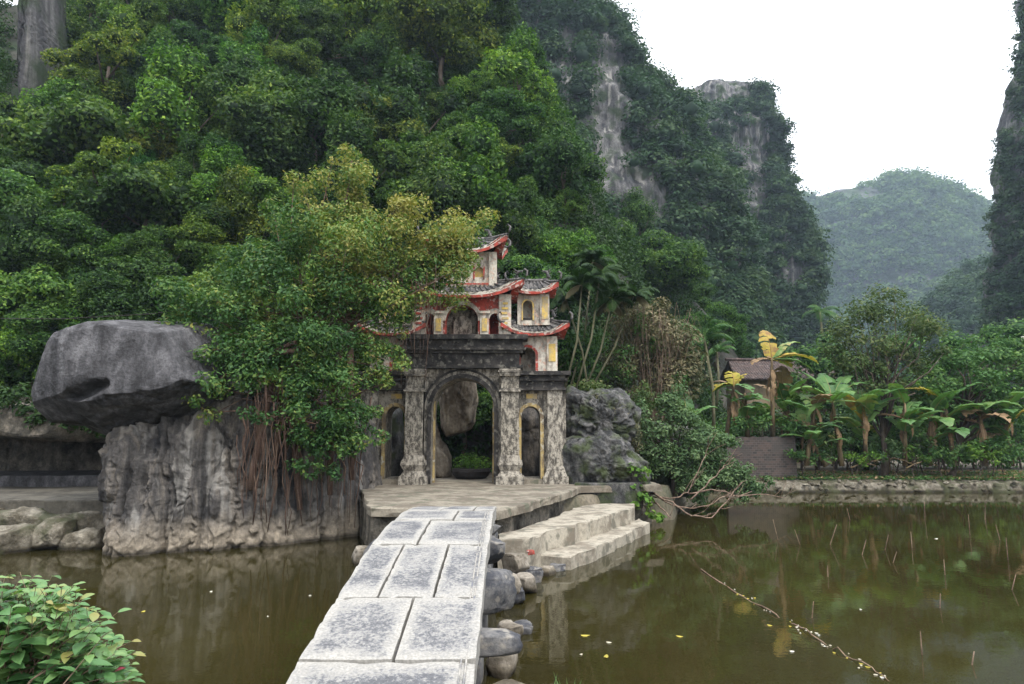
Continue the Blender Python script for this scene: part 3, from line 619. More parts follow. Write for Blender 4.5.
for i, (ol, Y_, dp, lab) in enumerate([
    ([(-30, 532), (20, 530), (26, 540), (18, 558), (-30, 562)], 17.0, .7, 'flat pale stone at the pond edge, far left'),
    ([(30, 532), (46, 524), (64, 524), (66, 533), (62, 545), (34, 548)], 17.2, .35, 'small rounded pale stone at the water below the ledge'),
    ([(62, 535), (95, 530), (100, 552), (66, 556)], 17.4, .4, 'low wet brown stone beside the fluted rock'),
    ([(-6, 511), (30, 513), (54, 517), (54, 530), (-6, 533)], 17.85, .4, 'long pale stone in the left ledge, above the flat stone'),
    ([(52, 516), (80, 514), (104, 515), (108, 532), (54, 532)], 17.9, .35, 'mossy pale stone in the ledge next to the fluted rock'),
    ([(-60, 512), (-4, 511), (-8, 536), (-60, 542)], 17.9, .5, 'mossy stone at the left end of the ledge')]):
    outline_rock('edge_stone', ol, Y_, dp, M_bankst, lab, 'stone', nu=140, nv=80, amp=.13, fr=2.2, sq=.4, group='stones along the left ledge', seed=i * 3)

# ------------------------------------------------------------------ courtyard, ledges, steps
def slab_poly(b_, poly, z0, z1, rough=.03, seed=0, step=.25):
    pts = []
    n = len(poly)
    for i in range(n):
        p, q = np.array(poly[i], float), np.array(poly[(i + 1) % n], float); k = max(1, int(np.linalg.norm(q - p) / step))
        for s in range(k): pts.append(p + (q - p) * s / k)
    pts = np.array(pts); k = len(pts); p3 = np.c_[pts, np.zeros(k)] * 1.7 + seed
    e = np.stack([pn(p3), pn(p3 + 50)], 1) * rough * 2.5
    rings = []
    for z, ins in ((z0, 0), ((z0 + z1) / 2, 0), (z1 - .03, 0), (z1, .03)):
        c = pts.mean(0); d = c - pts; d /= np.linalg.norm(d, axis=1)[:, None] + 1e-9
        ee = e + rough * 1.2 * np.stack([pn(p3 + z * 4), pn(p3 + z * 4 + 9)], 1)
        rings.append(np.c_[pts + ee + d * ins, np.full(k, z) + (rough * .4 * pn(p3 * 1.3 + 7) if z > z0 else 0)])
    Fq = [tuple(r) for r in grid_faces(k, 4, True)]; Fq.append(tuple(3 * k + i for i in range(k)))
    b_.add(np.concatenate(rings), Fq)
M_conc = stainmat('worn_concrete', (0.25, 0.22, 0.17), (0.125, 0.105, 0.08), .52, 1.4, .9, 1.0, extra=(.10, .10, .07), bdist=.02)
M_step = stainmat('pale_concrete', (0.35, 0.315, 0.25), (0.17, 0.145, 0.11), .46, 1.6, .9, 1.0, extra=(.14, .13, .10), bdist=.02)
b_ = MB(); slab_poly(b_, [(-9.8, 20.2), (-4.3, 19.9), (-3.6, 17.0), (-3.1, 15.25), (-2.0, 15.0), (-0.3, 14.6), (.55, 16.6), (1.5, 19.1), (2.1, 20.9), (4.6, 21.4), (4.6, 27.5), (-9.8, 27.5)], 1.0, 1.2, .05, 1)
b2_ = MB(); slab_poly(b2_, [(-9.6, 20.4), (-4.3, 19.9), (-3.5, 17.0), (-3.03, 15.33), (-2.0, 15.1), (-0.4, 14.75), (.35, 16.8), (1.35, 19.3), (1.9, 21.1), (4.3, 21.6), (4.4, 27.3), (-9.6, 27.3)], -.5, 1.01, .12, 2); tagset(b2_.build('retaining_wall', M_side0), 'rubble retaining wall under the courtyard edge, its shade put into the colour', 'wall')
tagset(b_.build('courtyard', M_conc), kind='structure')
M_shadepath = stainmat('shade_toned_path', (0.105, 0.095, 0.075), (0.05, 0.045, 0.036), .5, 1.4, .95, 1.0, bdist=.02)  # path colour darkened to stand for the shade under the trees
b_ = MB(); slab_poly(b_, [(-60, 18.1), (-30, 18.0), (-9.2, 17.9), (-9.0, 22.2), (-60, 22.2)], -.2, 1.08, .06, 4)
tagset(b_.build('path', M_shadepath), kind='structure')
b_ = MB(); slab_poly(b_, [(-60, 22.2), (-9.0, 22.2), (-9.0, 27.2), (-60, 27.2)], .8, 1.42, .06, 5)
tagset(b_.build('rock_terrace', M_boulder), 'dark raised terrace at the back of the ledge, below the cave wall', 'terrace')
e = empty('waterside_steps', (1.2, 17, 0), 'two broad pale concrete steps going down from the courtyard to the pond', 'steps')
b_ = MB(); slab_poly(b_, [(-.25, 14.0), (.35, 14.3), (3.35, 19.7), (3.65, 21.0), (2.15, 20.8), (1.6, 19.2), (.6, 16.7), (-.25, 14.75)], -.4, .68, .09, 7); b_.build('upper_step', M_step, e)
b_ = MB(); slab_poly(b_, [(.5, 14.8), (1.25, 14.6), (1.6, 15.2), (3.85, 19.7), (3.8, 20.7), (3.35, 20.0), (.45, 15.2)], -.6, .28, .08, 9); b_.build('lower_step', M_step, e)
e = empty('low_kerb_wall', (2.8, 21.3, .7), 'low dark stone kerb behind the upper step, right of the gate', 'kerb')
b_ = MB(); slab_poly(b_, [(1.9, 21.05), (3.9, 21.15), (4.0, 21.4), (1.9, 21.35)], .5, 1.28, .03, 3); b_.build('kerb', M_rock2, e)
# right bank edging
V = []; nx_, nz_ = 900, 12
xs_ = np.linspace(8.6, 62, nx_); prof = [(0.0, -.5), (0.0, 0), (.06, .12), (.1, .25), (.14, .36), (.2, .40), (.35, .44), (.6, .50), (.9, .57), (1.2, .58), (1.6, .6), (2.2, .55)]
for (dy, z) in prof:
    p3 = np.c_[xs_ * 1.6, np.full(nx_, dy * 4), np.full(nx_, z * 3)]; p4 = np.c_[xs_ * .35, np.zeros(nx_), np.zeros(nx_)]
    V.append(np.c_[xs_, 32.25 + .35 * pn(p4) + dy * 1.3 + .22 * fbm(p3, 4), z + .16 * fbm(p3 * 1.7 + 5, 4) * (z > 0)])
tagset(np_obj('bank_edging', np.concatenate(V), grid_faces(nx_, len(prof))[:, ::-1], M_bankst, smooth=False), 'pale rubble edging along the far right bank of the pond', 'edging')

# ------------------------------------------------------------------ the gate
GY = 21.5; GC = 462
def gx(px, py=400): return P(px, py, GY)[0]
def gz(py): return P(GC, py, GY)[2]
GX0 = gx(462, 430); U = M_PX(400, GY)            # metres per pixel here
M_plaster = stainmat('weathered_plaster', (0.38, 0.345, 0.285), (0.07, 0.062, 0.052), .49, 6.5, .9, .45, extra=(.11, .095, .075), bdist=.03)
M_pier = stainmat('mossy_plaster', (0.36, 0.325, 0.265), (0.065, 0.058, 0.048), .50, 8.0, .9, .5, extra=(.08, .07, .055), bdist=.03)
M_black = stainmat('blackened_stone', (0.055, 0.05, 0.046), (0.020, 0.019, 0.018), .5, 3.0, .95, .8, extra=(.14, .13, .11), bdist=.03)
M_yellow = stainmat('ochre_plaster', (0.44, 0.33, 0.14), (0.13, 0.10, 0.07), .49, 3.5, .9, .4, extra=(.42, .39, .31))
M_yelb = stainmat('yellow_panel', (0.62, 0.43, 0.12), (0.38, 0.31, 0.20), .46, 5.0, .85, .8)
M_cream = stainmat('cream_plaster', (0.60, 0.55, 0.46), (0.22, 0.19, 0.16), .43, 3.2, .9, .5, extra=(.50, .32, .24))
M_redp = stainmat('faded_red_paint', (0.40, 0.065, 0.045), (0.13, 0.05, 0.04), .47, 4.0, .85, .6, extra=(.46, .36, .31))
M_tile = stainmat('dark_roof_tile', (0.13, 0.12, 0.115), (0.04, 0.04, 0.04), .5, 4.0, .9, 1.0, extra=(.20, .19, .17), bdist=.03)
M_dark = plain('dark_niche', (0.035, 0.03, 0.028))
def arc_pts(cx, r, zs_, n=18, k=1.0):
    return [(cx - r * math.cos(math.pi * i / n), zs_ + k * r * math.sin(math.pi * i / n)) for i in range(n + 1)]
def arch_wall(b_, x0, x1, z0, z1, y0, y1, ops):
    """wall slab with arched holes; ops = (cx, r, spring z, sill z, height factor)"""
    cur = x0
    for (cx, r, zs_, zb, k) in ops:
        b_.box(cur, cx - r, y0, y1, z0, z1)
        if zb > z0 + .001: b_.box(cx - r, cx + r, y0, y1, z0, zb)
        A = arc_pts(cx, r, zs_, k=k); n = len(A) - 1
        V = []
        for y in (y0, y1):
            for (x, z) in A: V.append((x, y, z))
            for (x, z) in A: V.append((x, y, z1))
        m_ = 2 * (n + 1); Fq = []
        for i in range(n):
            Fq.append((i, i + 1, n + 1 + i + 1, n + 1 + i)); Fq.append((m_ + i + 1, m_ + i, m_ + n + 1 + i, m_ + n + 2 + i))
            Fq.append((i + 1, i, m_ + i, m_ + i + 1)); Fq.append((n + 1 + i, n + 2 + i, m_ + n + 2 + i, m_ + n + 1 + i))
        b_.add(V, Fq); cur = cx + r
    b_.box(cur, x1, y0, y1, z0, z1)
def arch_trim(b_, cx, r, zs_, zb, w, y0, y1, k=1.0, jamb=True, n=18):
    A = arc_pts(cx, r, zs_, n, k); B = arc_pts(cx, r + w, zs_, n, (k * r + w) / (r + w))
    if jamb: A = [(cx - r, zb)] + A + [(cx + r, zb)]; B = [(cx - r - w, zb)] + B + [(cx + r + w, zb)]
    n = len(A) - 1; V = [(x, y0, z) for x, z in A] + [(x, y0, z) for x, z in B] + [(x, y1, z) for x, z in A] + [(x, y1, z) for x, z in B]; m_ = n + 1; Fq = []
    for i in range(n):
        Fq += [(i, m_ + i, m_ + i + 1, i + 1), (2 * m_ + i, 2 * m_ + i + 1, 3 * m_ + i + 1, 3 * m_ + i), (m_ + i, 3 * m_ + i, 3 * m_ + i + 1, m_ + i + 1), (i, i + 1, 2 * m_ + i + 1, 2 * m_ + i)]
    Fq += [(0, 2 * m_, 3 * m_, m_), (n, m_ + n, 3 * m_ + n, 2 * m_ + n)]
    b_.add(V, Fq)
gate = empty('temple_gate', (GX0, GY, 1.2), 'old three arched temple gate with blackened cornices and red eaved roofs above', 'gate')
YB = GY + 1.7
Z0 = 1.19
zc0, zc1 = gz(368), gz(335)                      # main cornice
cX = GX0
# main arch block
b_ = MB(); arch_wall(b_, cX - 1.55, cX + 1.55, Z0, zc0, GY + .28, YB, [(cX, .99, gz(409), Z0, 1.0)]); b_.build('arch_wall', M_plaster, gate)
b_ = MB(); arch_trim(b_, cX, .992, gz(409), Z0, .13, GY + .20, GY + .34); arch_trim(b_, cX, 1.22, gz(409), Z0, .07, GY + .235, GY + .34); b_.build('arch_moulding', M_black, gate)
b_ = MB()
for sx in (-1, 1): b_.box(*(sorted((cX + sx * .93, cX + sx * .989))), GY + .75, GY + .98, Z0, gz(400))
b_.build('jamb', M_yellow, gate)
b_ = MB(); b_.box(cX - 1.18, cX + 1.18, GY + .24, GY + .279, gz(376), gz(368.5)); b_.build('frieze_panel', M_plaster, gate)
def column(px, w, ztop, yf, capblack=True):
    x = cX + px
    sh = MB(); sh.box(x - w / 2, x + w / 2, yf, yf + .5, Z0 + .9, ztop); 
    for q in (-1, 1): sh.box(*(sorted((x + q * w * .5, x + q * (w * .5 - .06)))), yf - .025, yf + .3, Z0 + .92, ztop - .25)
    o_ = sh.build('column', M_pier, gate)
    nk = MB(); nk.box(x - w * .60, x + w * .60, yf - .10, yf + .5, ztop - .62, ztop - .565); nk.box(x - w * .54, x + w * .54, yf - .06, yf + .5, ztop - .5649, ztop - .51); nk.build('necking', M_plaster, o_)
    bs = MB(); bs.box(x - w * .78, x + w * .78, yf - .17, yf + .55, Z0, Z0 + .26); bs.frustum(x, yf + .22, Z0 + .262, Z0 + .42, w * .70, .34, w * .52, .27)
    bs.frustum(x, yf + .22, Z0 + .422, Z0 + .60, w * .52, .27, w * .68, .33); bs.frustum(x, yf + .22, Z0 + .602, Z0 + .74, w * .70, .34, w * .66, .32); bs.frustum(x, yf + .22, Z0 + .742, Z0 + .90, w * .60, .30, w * .52, .28)
    bs.build('column_base', M_plaster, o_)
    cp_ = MB()
    for j, (dz, ww) in enumerate(((-.12, .58), (-.0649, .62), (-.0098, .66), (.0453, .60))):
        cp_.box(x - w * ww, x + w * ww, yf - .16 + .06 * (.66 - ww) * 10, yf + .5, ztop + dz, ztop + dz + .055)
    cp_.build('capital', M_black if capblack else M_plaster, o_)
column(-1.50, .56, gz(372), GY, False); column(1.50, .56, gz(372), GY, False)
# main cornice: stepped courses
def cornice(name, x0, x1, yf, yb, courses, mat, par):
    b_ = MB()
    for (za, zb_, pr) in courses: b_.box(x0 - pr, x1 + pr, yf - pr, yb + pr, za, zb_)
    return b_.build(name, mat, par)
H = zc1 - zc0
cornice('main_cornice', cX - 1.80, cX + 1.80, GY + .05, YB - .1, [(zc0 + .001, zc0 + H * .10, .10), (zc0 + H * .101, zc0 + H * .45, .0), (zc0 + H * .451, zc0 + H * .54, .10), (zc0 + H * .541, zc0 + H * .62, .20), (zc0 + H * .621, zc0 + H * .70, .13), (zc0 + H * .701, zc0 + H * .86, .10), (zc0 + H * .861, zc0 + H, .26)], M_black, gate)
# side wings
zw0, zw1 = gz(390), gz(371)
for sx in (-1, 1):
    w0, w1 = sorted((cX + sx * 1.80, cX + sx * 3.28)); ac = cX + sx * 2.16
    wing = empty('side_arch', (ac, GY, 1.2)); wing.parent = gate; wing.location = (ac - GX0, 0, 0)
    b_ = MB(); arch_wall(b_, w0, w1, Z0, zw0, GY + .42, YB - .15, [(ac, .30, gz(417), Z0 + .16, 1.15)]); b_.build('side_wall', M_plaster, wing)
    b_ = MB(); arch_trim(b_, ac, .302, gz(417), Z0 + .16, .11, GY + .34, GY + .46, 1.15); b_.build('arch_trim', M_yellow, wing)
    b_ = MB(); b_.box(ac - .14, ac + .2, GY + .39, GY + .419, gz(398), gz(393)); b_.build('yellow_plaque', M_yelb, wing)
    b_ = MB(); x = cX + sx * 2.92; b_.box(x - .24, x + .24, GY + .18, GY + .6, Z0 + .55, zw0); b_.build('pilaster', M_plaster, wing)
    b_ = MB(); b_.box(x - .40, x + .40, GY + .02, GY + .7, Z0, Z0 + .24); b_.frustum(x, GY + .36, Z0 + .241, Z0 + .55, .36, .33, .26, .25); b_.build('pilaster_base', M_plaster, wing)
    b_ = MB(); a, c_ = sorted((cX + sx * 1.80, cX + sx * 3.22)); HH = zw1 - zw0
    for (u0, u1, pr) in ((.0, .14, .06), (.141, .5, .0), (.501, .62, .10), (.621, .80, .05), (.801, 1.0, .2)):
        b_.box(a - (0 if sx > 0 else pr), c_ + (pr if sx > 0 else 0), GY + .15 - pr, YB - .2, zw0 + .001 + HH * u0, zw0 + HH * u1)
    b_.build('side_cornice', M_black, wing)
    b_ = MB(); b_.box(w0, w1, GY + .1, GY + .42, Z0 - .05, Z0 + .15); b_.build('threshold', M_conc, wing)
def hip_roof(parent, cx, cy_, ax, ay, ze, zr, rh, lift, outx=.12, tiles=10, seed=0, mats=None, orn=True, sweep=1.0, verge=.40):
    """curved hip roof: eaves that sweep up at the corners, red eave band, tile rows, ridge and corner finials"""
    mt_, mf = mats or (M_tile, M_redp)
    n = 17; S = np.linspace(-1, 1, n); T = [0, .12, .3, .5, .72, 1.0]
    def eave(side, s):
        up = lift * abs(s) ** 3.2; o_ = 1 + outx * abs(s) ** 5
        if side == 0: return np.array([cx + ax * s * o_, cy_ - ay * o_, ze + up])
        if side == 1: return np.array([cx + ax * o_, cy_ + ay * s * o_, ze + up])
        if side == 2: return np.array([cx - ax * s * o_, cy_ + ay * o_, ze + up])
        return np.array([cx - ax * o_, cy_ - ay * s * o_, ze + up])
    def rid(side, s):
        return np.array([cx + (rh * s if side == 0 else -rh * s if side == 2 else rh if side == 1 else -rh), cy_, zr])
    def surf(side, s, t):
        e_, r_ = eave(side, s), rid(side, s); p = e_ + (r_ - e_) * t; p[2] = e_[2] + (r_[2] - e_[2]) * (t ** 1.35); return p
    rf = MB(); V = []
    for side in range(4):
        V = [surf(side, s, t) for t in T for s in S]; rf.add(V, [tuple(q) for q in grid_faces(n, len(T))])
        V2 = [surf(side, s, t) - np.array([0, 0, .05]) for t in (0, .5, 1.0) for s in S]; rf.add(V2, [tuple(q[::-1]) for q in grid_faces(n, 3)])
        ns = tiles if side % 2 == 0 else max(4, int(tiles * ay / ax))
        for k in range(ns):
            s = -1 + (2 * k + 1) / ns
            rf.tube([surf(side, s * (1 - .0 * t), t) + np.array([0, 0, .015]) for t in (verge - .02, .55, .75, .95)], min(.055, ax / ns * .42), 5)
    ro = rf.build('roof', mt_, parent)
    ps = MB()
    for side in range(4):
        V = [surf(side, s, t) + np.array([0, 0, .022 * (1 if t < .2 else .5)]) for t in (0.01, .2, verge) for s in S]; ps.add(V, [tuple(q) for q in grid_faces(n, 3)])
    ps.build('plaster_verge', M_plaster, ro)
    fb = MB()
    for side in range(4):
        V = []
        for s in S:
            e_ = eave(side, s); th = .05 + .10 * abs(s) ** 3 * sweep
            c_ = np.array([cx, cy_, e_[2]]); inn = (c_ - e_) * np.array([1, 1, 0]); inn /= np.linalg.norm(inn)
            V += [e_ + np.array([0, 0, .03]) - inn * .012, e_ - np.array([0, 0, th]) - inn * .012, e_ - np.array([0, 0, th + .0]) + inn * .30, e_ + np.array([0, 0, .0]) + inn * .25]
        V = np.array(V).reshape(n, 4, 3).transpose(1, 0, 2).reshape(-1, 3); fb.add(V, [tuple(q[::-1]) for q in grid_faces(n, 4)])
    fb.build('eave_band', mf, ro)
    rd = MB(); rd.tube([(cx - rh - .1, cy_, zr + .05), (cx, cy_, zr + .02), (cx + rh + .1, cy_, zr + .05)], .07, 6)
    for side, s in ((0, -1), (0, 1), (2, -1), (2, 1)):
        rd.tube([surf(side, s, t) + np.array([0, 0, .03]) for t in (0, .15, .4, .7, 1)], [.03, .045, .05, .05, .05], 6)
        if orn:
            e_ = eave(side, s); d = (e_ - np.array([cx, cy_, e_[2]])); d /= np.linalg.norm(d)
            rd.tube([e_, e_ + d * .10 + (0, 0, .12), e_ + d * .12 + (0, 0, .26), e_ + d * .03 + (0, 0, .34), e_ - d * .04 + (0, 0, .28)], [.05, .045, .035, .025, .012], 6)
    rd.build('ridge', M_tile, ro, smooth=True)
    if orn:
        for q in (-1, 1):
            fn_ = MB(); x = cx + q * rh
            fn_.tube([(x, cy_, zr), (x + q * .12, cy_, zr + .16), (x + q * .06, cy_, zr + .34), (x - q * .08, cy_, zr + .36), (x - q * .06, cy_, zr + .26)], [.08, .07, .055, .035, .015], 6)
            for k in range(4): fn_.tube([(x + q * .09, cy_, zr + .1 + .08 * k), (x + q * .22, cy_, zr + .16 + .1 * k)], [.03, .006], 5)
            fn_.build('dragon_finial', M_tile, ro, smooth=True)
# storey above the main arch
def storey(name, cx, hw, y0, y1, za, zb_, ops, trims, wallmat, bandz=None):
    s_ = empty(name, (cx, y0, za)); s_.parent = gate; s_.location = (cx - GX0, y0 - GY, za - 1.2)
    b_ = MB(); arch_wall(b_, cx - hw, cx + hw, za, zb_, y0, y0 + .35, ops); b_.box(cx - hw, cx - hw + .3, y0 + .352, y1, za, zb_); b_.box(cx + hw - .3, cx + hw, y0 + .352, y1, za, zb_); b_.box(cx - hw + .302, cx + hw - .302, y1 - .3, y1, za, zb_)
    b_.build('wall', wallmat, s_)
    for (cx_, r, zs_, zb2, k, w) in trims:
        b_ = MB(); arch_trim(b_, cx_, r + .003, zs_, zb2, w, y0 - .05, y0 + .1, k, jamb=False); b_.build('arch_trim', M_cream, s_)
    return s_
za, zb_ = zc1 + .002, gz(292)
y2 = GY + .35
u = lambda px, py=315: P(px, py, GY + .3)[0]
zsill = gz(333)
cc_ = u(462)
ops = [(u(429), .17, gz(317), zsill, 1.0), (cc_, .52, gz(319), zsill, 1.0), (u(495), .17, gz(317), zsill, 1.0)]
s2 = storey('middle_storey', cX, 1.40, y2, y2 + 1.1, za, zb_, ops, [(ops[0][0], .17, gz(317), zsill, 1.0, .16), (cc_, .52, gz(319), zsill, 1.0, .13), (ops[2][0], .17, gz(317), zsill, 1.0, .16)], M_redp)
for px in (438.5, 484.5):
    b_ = MB(); x = u(px); b_.box(x - .14, x + .14, y2 - .08, y2 - .001, za, gz(312)); o_ = b_.build('pilaster', M_cream, s2)
    b_ = MB(); b_.box(x - .085, x + .085, y2 - .11, y2 - .081, gz(330), gz(317)); b_.build('yellow_panel', M_yelb, o_)
    b_ = MB(); b_.box(x - .18, x + .18, y2 - .13, y2 - .001, gz(312) + .001, gz(309.5)); b_.build('pilaster_cap', M_cream, o_)
for px in (419, 505):
    b_ = MB(); x = u(px); b_.box(x - .20, x + .20, y2 - .09, y2 + .3, za, zb_ - .02); o_ = b_.build('corner_pilaster', M_cream, s2)
    b_ = MB(); rr_ = random.Random(3)
    for k in range(6): z = gz(328 - k * 5); b_.box(x - .12 + rr_.random() * .05, x + .12 - rr_.random() * .05, y2 - .11, y2 - .091, z, z + .07)
    b_.build('painted_pattern', M_yelb if px > 460 else M_redp, o_)
b_ = MB(); b_.box(cX - .62, cX + .62, y2 + .55, y2 + .70, za, gz(305)); b_.build('niche_back', M_pier, s2)
b_ = MB(); V = []
for z, w in ((0, .42), (.14, .42), (.141, .30), (.5, .30), (.62, .24), (.72, .10)): V.append((z, w))
for i in range(len(V) - 1): b_.frustum(cc_, y2 + .42, za + V[i][0], za + V[i + 1][0] - .001, V[i][1], .11, V[i + 1][1], .10)
b_.build('stele', M_plaster, s2)
hip_roof(s2, cX, y2 + .5, 1.72, .85, gz(296), gz(276), .95, .52, .13, 16)
# top storey
za3, zb3 = gz(283), gz(247); y3 = y2 + .25
w3 = P(476, 268, y3)
s3 = storey('top_storey', cX, 1.02, y3, y3 + .75, za3, zb3, [(P(448, 268, y3)[0], .14, gz(266), gz(273), .9), (w3[0] + .1, .14, gz(266), gz(273), .9)], [], M_cream)
for px in (445, 479):
    x = P(px, 268, y3)[0]; b_ = MB(); b_.box(x - .14, x + .14, y3 + .12, y3 + .2, gz(274), gz(262)); b_.build('yellow_shutter', M_yelb, s3)
    b_ = MB(); b_.box(x - .19, x - .141, y3 - .04, y3 - .001, gz(275), gz(262)); b_.box(x + .141, x + .19, y3 - .04, y3 - .001, gz(275), gz(262)); b_.build('red_frame', M_redp, s3)
for sx in (-1, 1):
    b_ = MB(); x = cX + sx * .93; b_.box(x - .13, x + .13, y3 - .07, y3 + .2, za3, zb3 - .03); b_.build('corner_pilaster', M_cream, s3)
b_ = MB(); b_.box(cX - 1.08, cX + 1.08, y3 - .06, y3 - .071 + .02, gz(281), gz(279.5)); b_.build('red_line', M_redp, s3)
hip_roof(s3, cX, y3 + .38, 1.22, .72, gz(249), gz(232), .70, .52, .15, 12)
# wing towers
for sx in (-1, 1):
    tx = cX + sx * 2.20
    t_ = empty('wing_tower', (tx, GY, 1.2)); t_.parent = gate; t_.location = (tx - GX0, 0, 0)
    def part(nm, mb, mat, par=None): return mb.build(nm, mat, par or t_)
    yt = GY + .55; za1, zb1 = zw1 + .002, gz(334)
    b_ = MB(); arch_wall(b_, tx - .62, tx + .62, za1, zb1, yt, yt + .3, [(tx - sx * .12, .24, gz(353), za1 + .02, 1.0)]); b_.box(tx - .62, tx + .62, yt + .75, yt + .95, za1, zb1); b_.box(tx - .62, tx - .45, yt + .302, yt + .748, za1, zb1); b_.box(tx + .45, tx + .62, yt + .302, yt + .748, za1, zb1); part('lower_wall', b_, M_cream)
    b_ = MB(); arch_trim(b_, tx - sx * .12, .243, gz(353), za1, .08, yt - .04, yt + .05, 1.0); part('arch_trim', b_, M_redp)
    b_ = MB(); x = tx + sx * .66; b_.box(x - .17, x + .17, yt - .08, yt + .3, za1, zb1 - .01); o_ = part('corner_pilaster', b_, M_cream)
    b_ = MB(); b_.box(x - .11, x + .11, yt - .10, yt - .081, gz(360), gz(342)); part('yellow_panel', b_, M_yelb, o_)
    hip_roof(t_, tx + sx * .1, yt + .45, .98, .78, gz(333), gz(316), .55, .36, .12, 11, sweep=.7, verge=.30)
    za2, zb2 = gz(322), gz(290)
    b_ = MB(); arch_wall(b_, tx - .46, tx + .46, za2, zb2, yt + .12, yt + .35, [(tx - sx * .12, .155, gz(302), gz(317), 1.1)]); b_.box(tx - .46, tx + .46, yt + .62, yt + .8, za2, zb2); b_.box(tx - .46, tx - .36, yt + .352, yt + .618, za2, zb2); b_.box(tx + .36, tx + .46, yt + .352, yt + .618, za2, zb2); part('upper_wall', b_, M_cream)
    b_ = MB(); arch_trim(b_, tx - sx * .12, .158, gz(302), gz(317), .05, yt + .08, yt + .15, 1.1); part('window_trim', b_, M_yelb)
    b_ = MB(); x = tx + sx * .44; b_.box(x - .15, x + .15, yt + .05, yt + .4, za2, zb2 - .01); o_ = part('upper_pilaster', b_, M_cream)
    b_ = MB(); b_.box(x - .10, x + .10, yt + .03, yt + .049, gz(316), gz(293)); part('yellow_panel', b_, M_yelb, o_)
    hip_roof(t_, tx + sx * .05, yt + .45, .72, .62, gz(290), gz(275), .42, .34, .14, 8)

# ------------------------------------------------------------------ the bridge
m, t, b, o = newmat('bridge_slab')
gen = N(t, 'ShaderNodeTexCoord'); sx_ = N(t, 'ShaderNodeSeparateXYZ'); t.links.new(gen.outputs['Generated'], sx_.inputs[0])
g = worldpos(t); n1 = N(t, 'ShaderNodeTexNoise', Scale=22.0, Detail=6.0, Roughness=.8); n2 = N(t, 'ShaderNodeTexNoise', Scale=2.2, Detail=5.0); n3 = N(t, 'ShaderNodeTexNoise', Scale=40.0, Detail=4.0)
for n_ in (n1, n2, n3): t.links.new(g.outputs[0], n_.inputs['Vector'])
def edge(o_out):
    a = N(t, 'ShaderNodeMath', operation='SUBTRACT'); t.links.new(o_out, a.inputs[0]); a.inputs[1].default_value = .5
    b2 = N(t, 'ShaderNodeMath', operation='ABSOLUTE'); t.links.new(a.outputs[0], b2.inputs[0]); return b2.outputs[0]
mxx = N(t, 'ShaderNodeMath', operation='MAXIMUM'); t.links.new(edge(sx_.outputs[0]), mxx.inputs[0]); t.links.new(edge(sx_.outputs[1]), mxx.inputs[1])
ed = N(t, 'ShaderNodeMapRange'); ed.inputs[1].default_value = .33; ed.inputs[2].default_value = .49; ed.inputs[3].default_value = .0; ed.inputs[4].default_value = .26; t.links.new(mxx.outputs[0], ed.inputs[0])
a1 = N(t, 'ShaderNodeMath', operation='ADD'); t.links.new(n1.outputs['Fac'], a1.inputs[0]); t.links.new(ed.outputs[0], a1.inputs[1])
a2 = N(t, 'ShaderNodeMath', operation='MULTIPLY_ADD'); t.links.new(n2.outputs['Fac'], a2.inputs[0]); a2.inputs[1].default_value = .5; t.links.new(a1.outputs[0], a2.inputs[2])
c = ramp(t, a2.outputs[0], [(.66, (.080, .080, .086)), (.73, (.130, .130, .134)), (.79, (.225, .218, .205)), (.98, (.30, .285, .255))]).outputs[0]
c = mixc(t, .6, c, ramp(t, n3.outputs['Fac'], [(.35, .65), (.65, 1.25)]).outputs[0], 'MULTIPLY')
t.links.new(c, b.inputs['Base Color']); b.inputs['Roughness'].default_value = .75; bump(t, mixc(t, .6, n1.outputs['Fac'], n3.outputs['Fac']), b, .5, .012)
M_slab = m
M_side = stainmat('bridge_stone', (0.15, 0.145, 0.14), (0.045, 0.047, 0.055), .5, 3.0, .85, .8, extra=(.24, .22, .19), bdist=.03)
M_edge = stainmat('bridge_edge_stone', (0.33, 0.31, 0.275), (0.15, 0.148, 0.15), .43, 5.0, .8, 1.0, extra=(.14, .145, .17), bdist=.015)
BYS = [3.2, 4.5, 6.07, 7.73, 9.6, 11.1, 12.3, 13.6, 15.2]; BZS = [.25, .45, .76, 1.05, 1.31, 1.46, 1.45, 1.36, 1.22]
from mathutils import geometry as _mg
_co = np.polyfit(BYS, BZS, 4)
def bz(y): return np.polyval(_co, y)
bridge = empty('stone_bridge', (-1.1, 9, 0), 'arched bridge of large worn stone slabs leading to the gate', 'bridge')
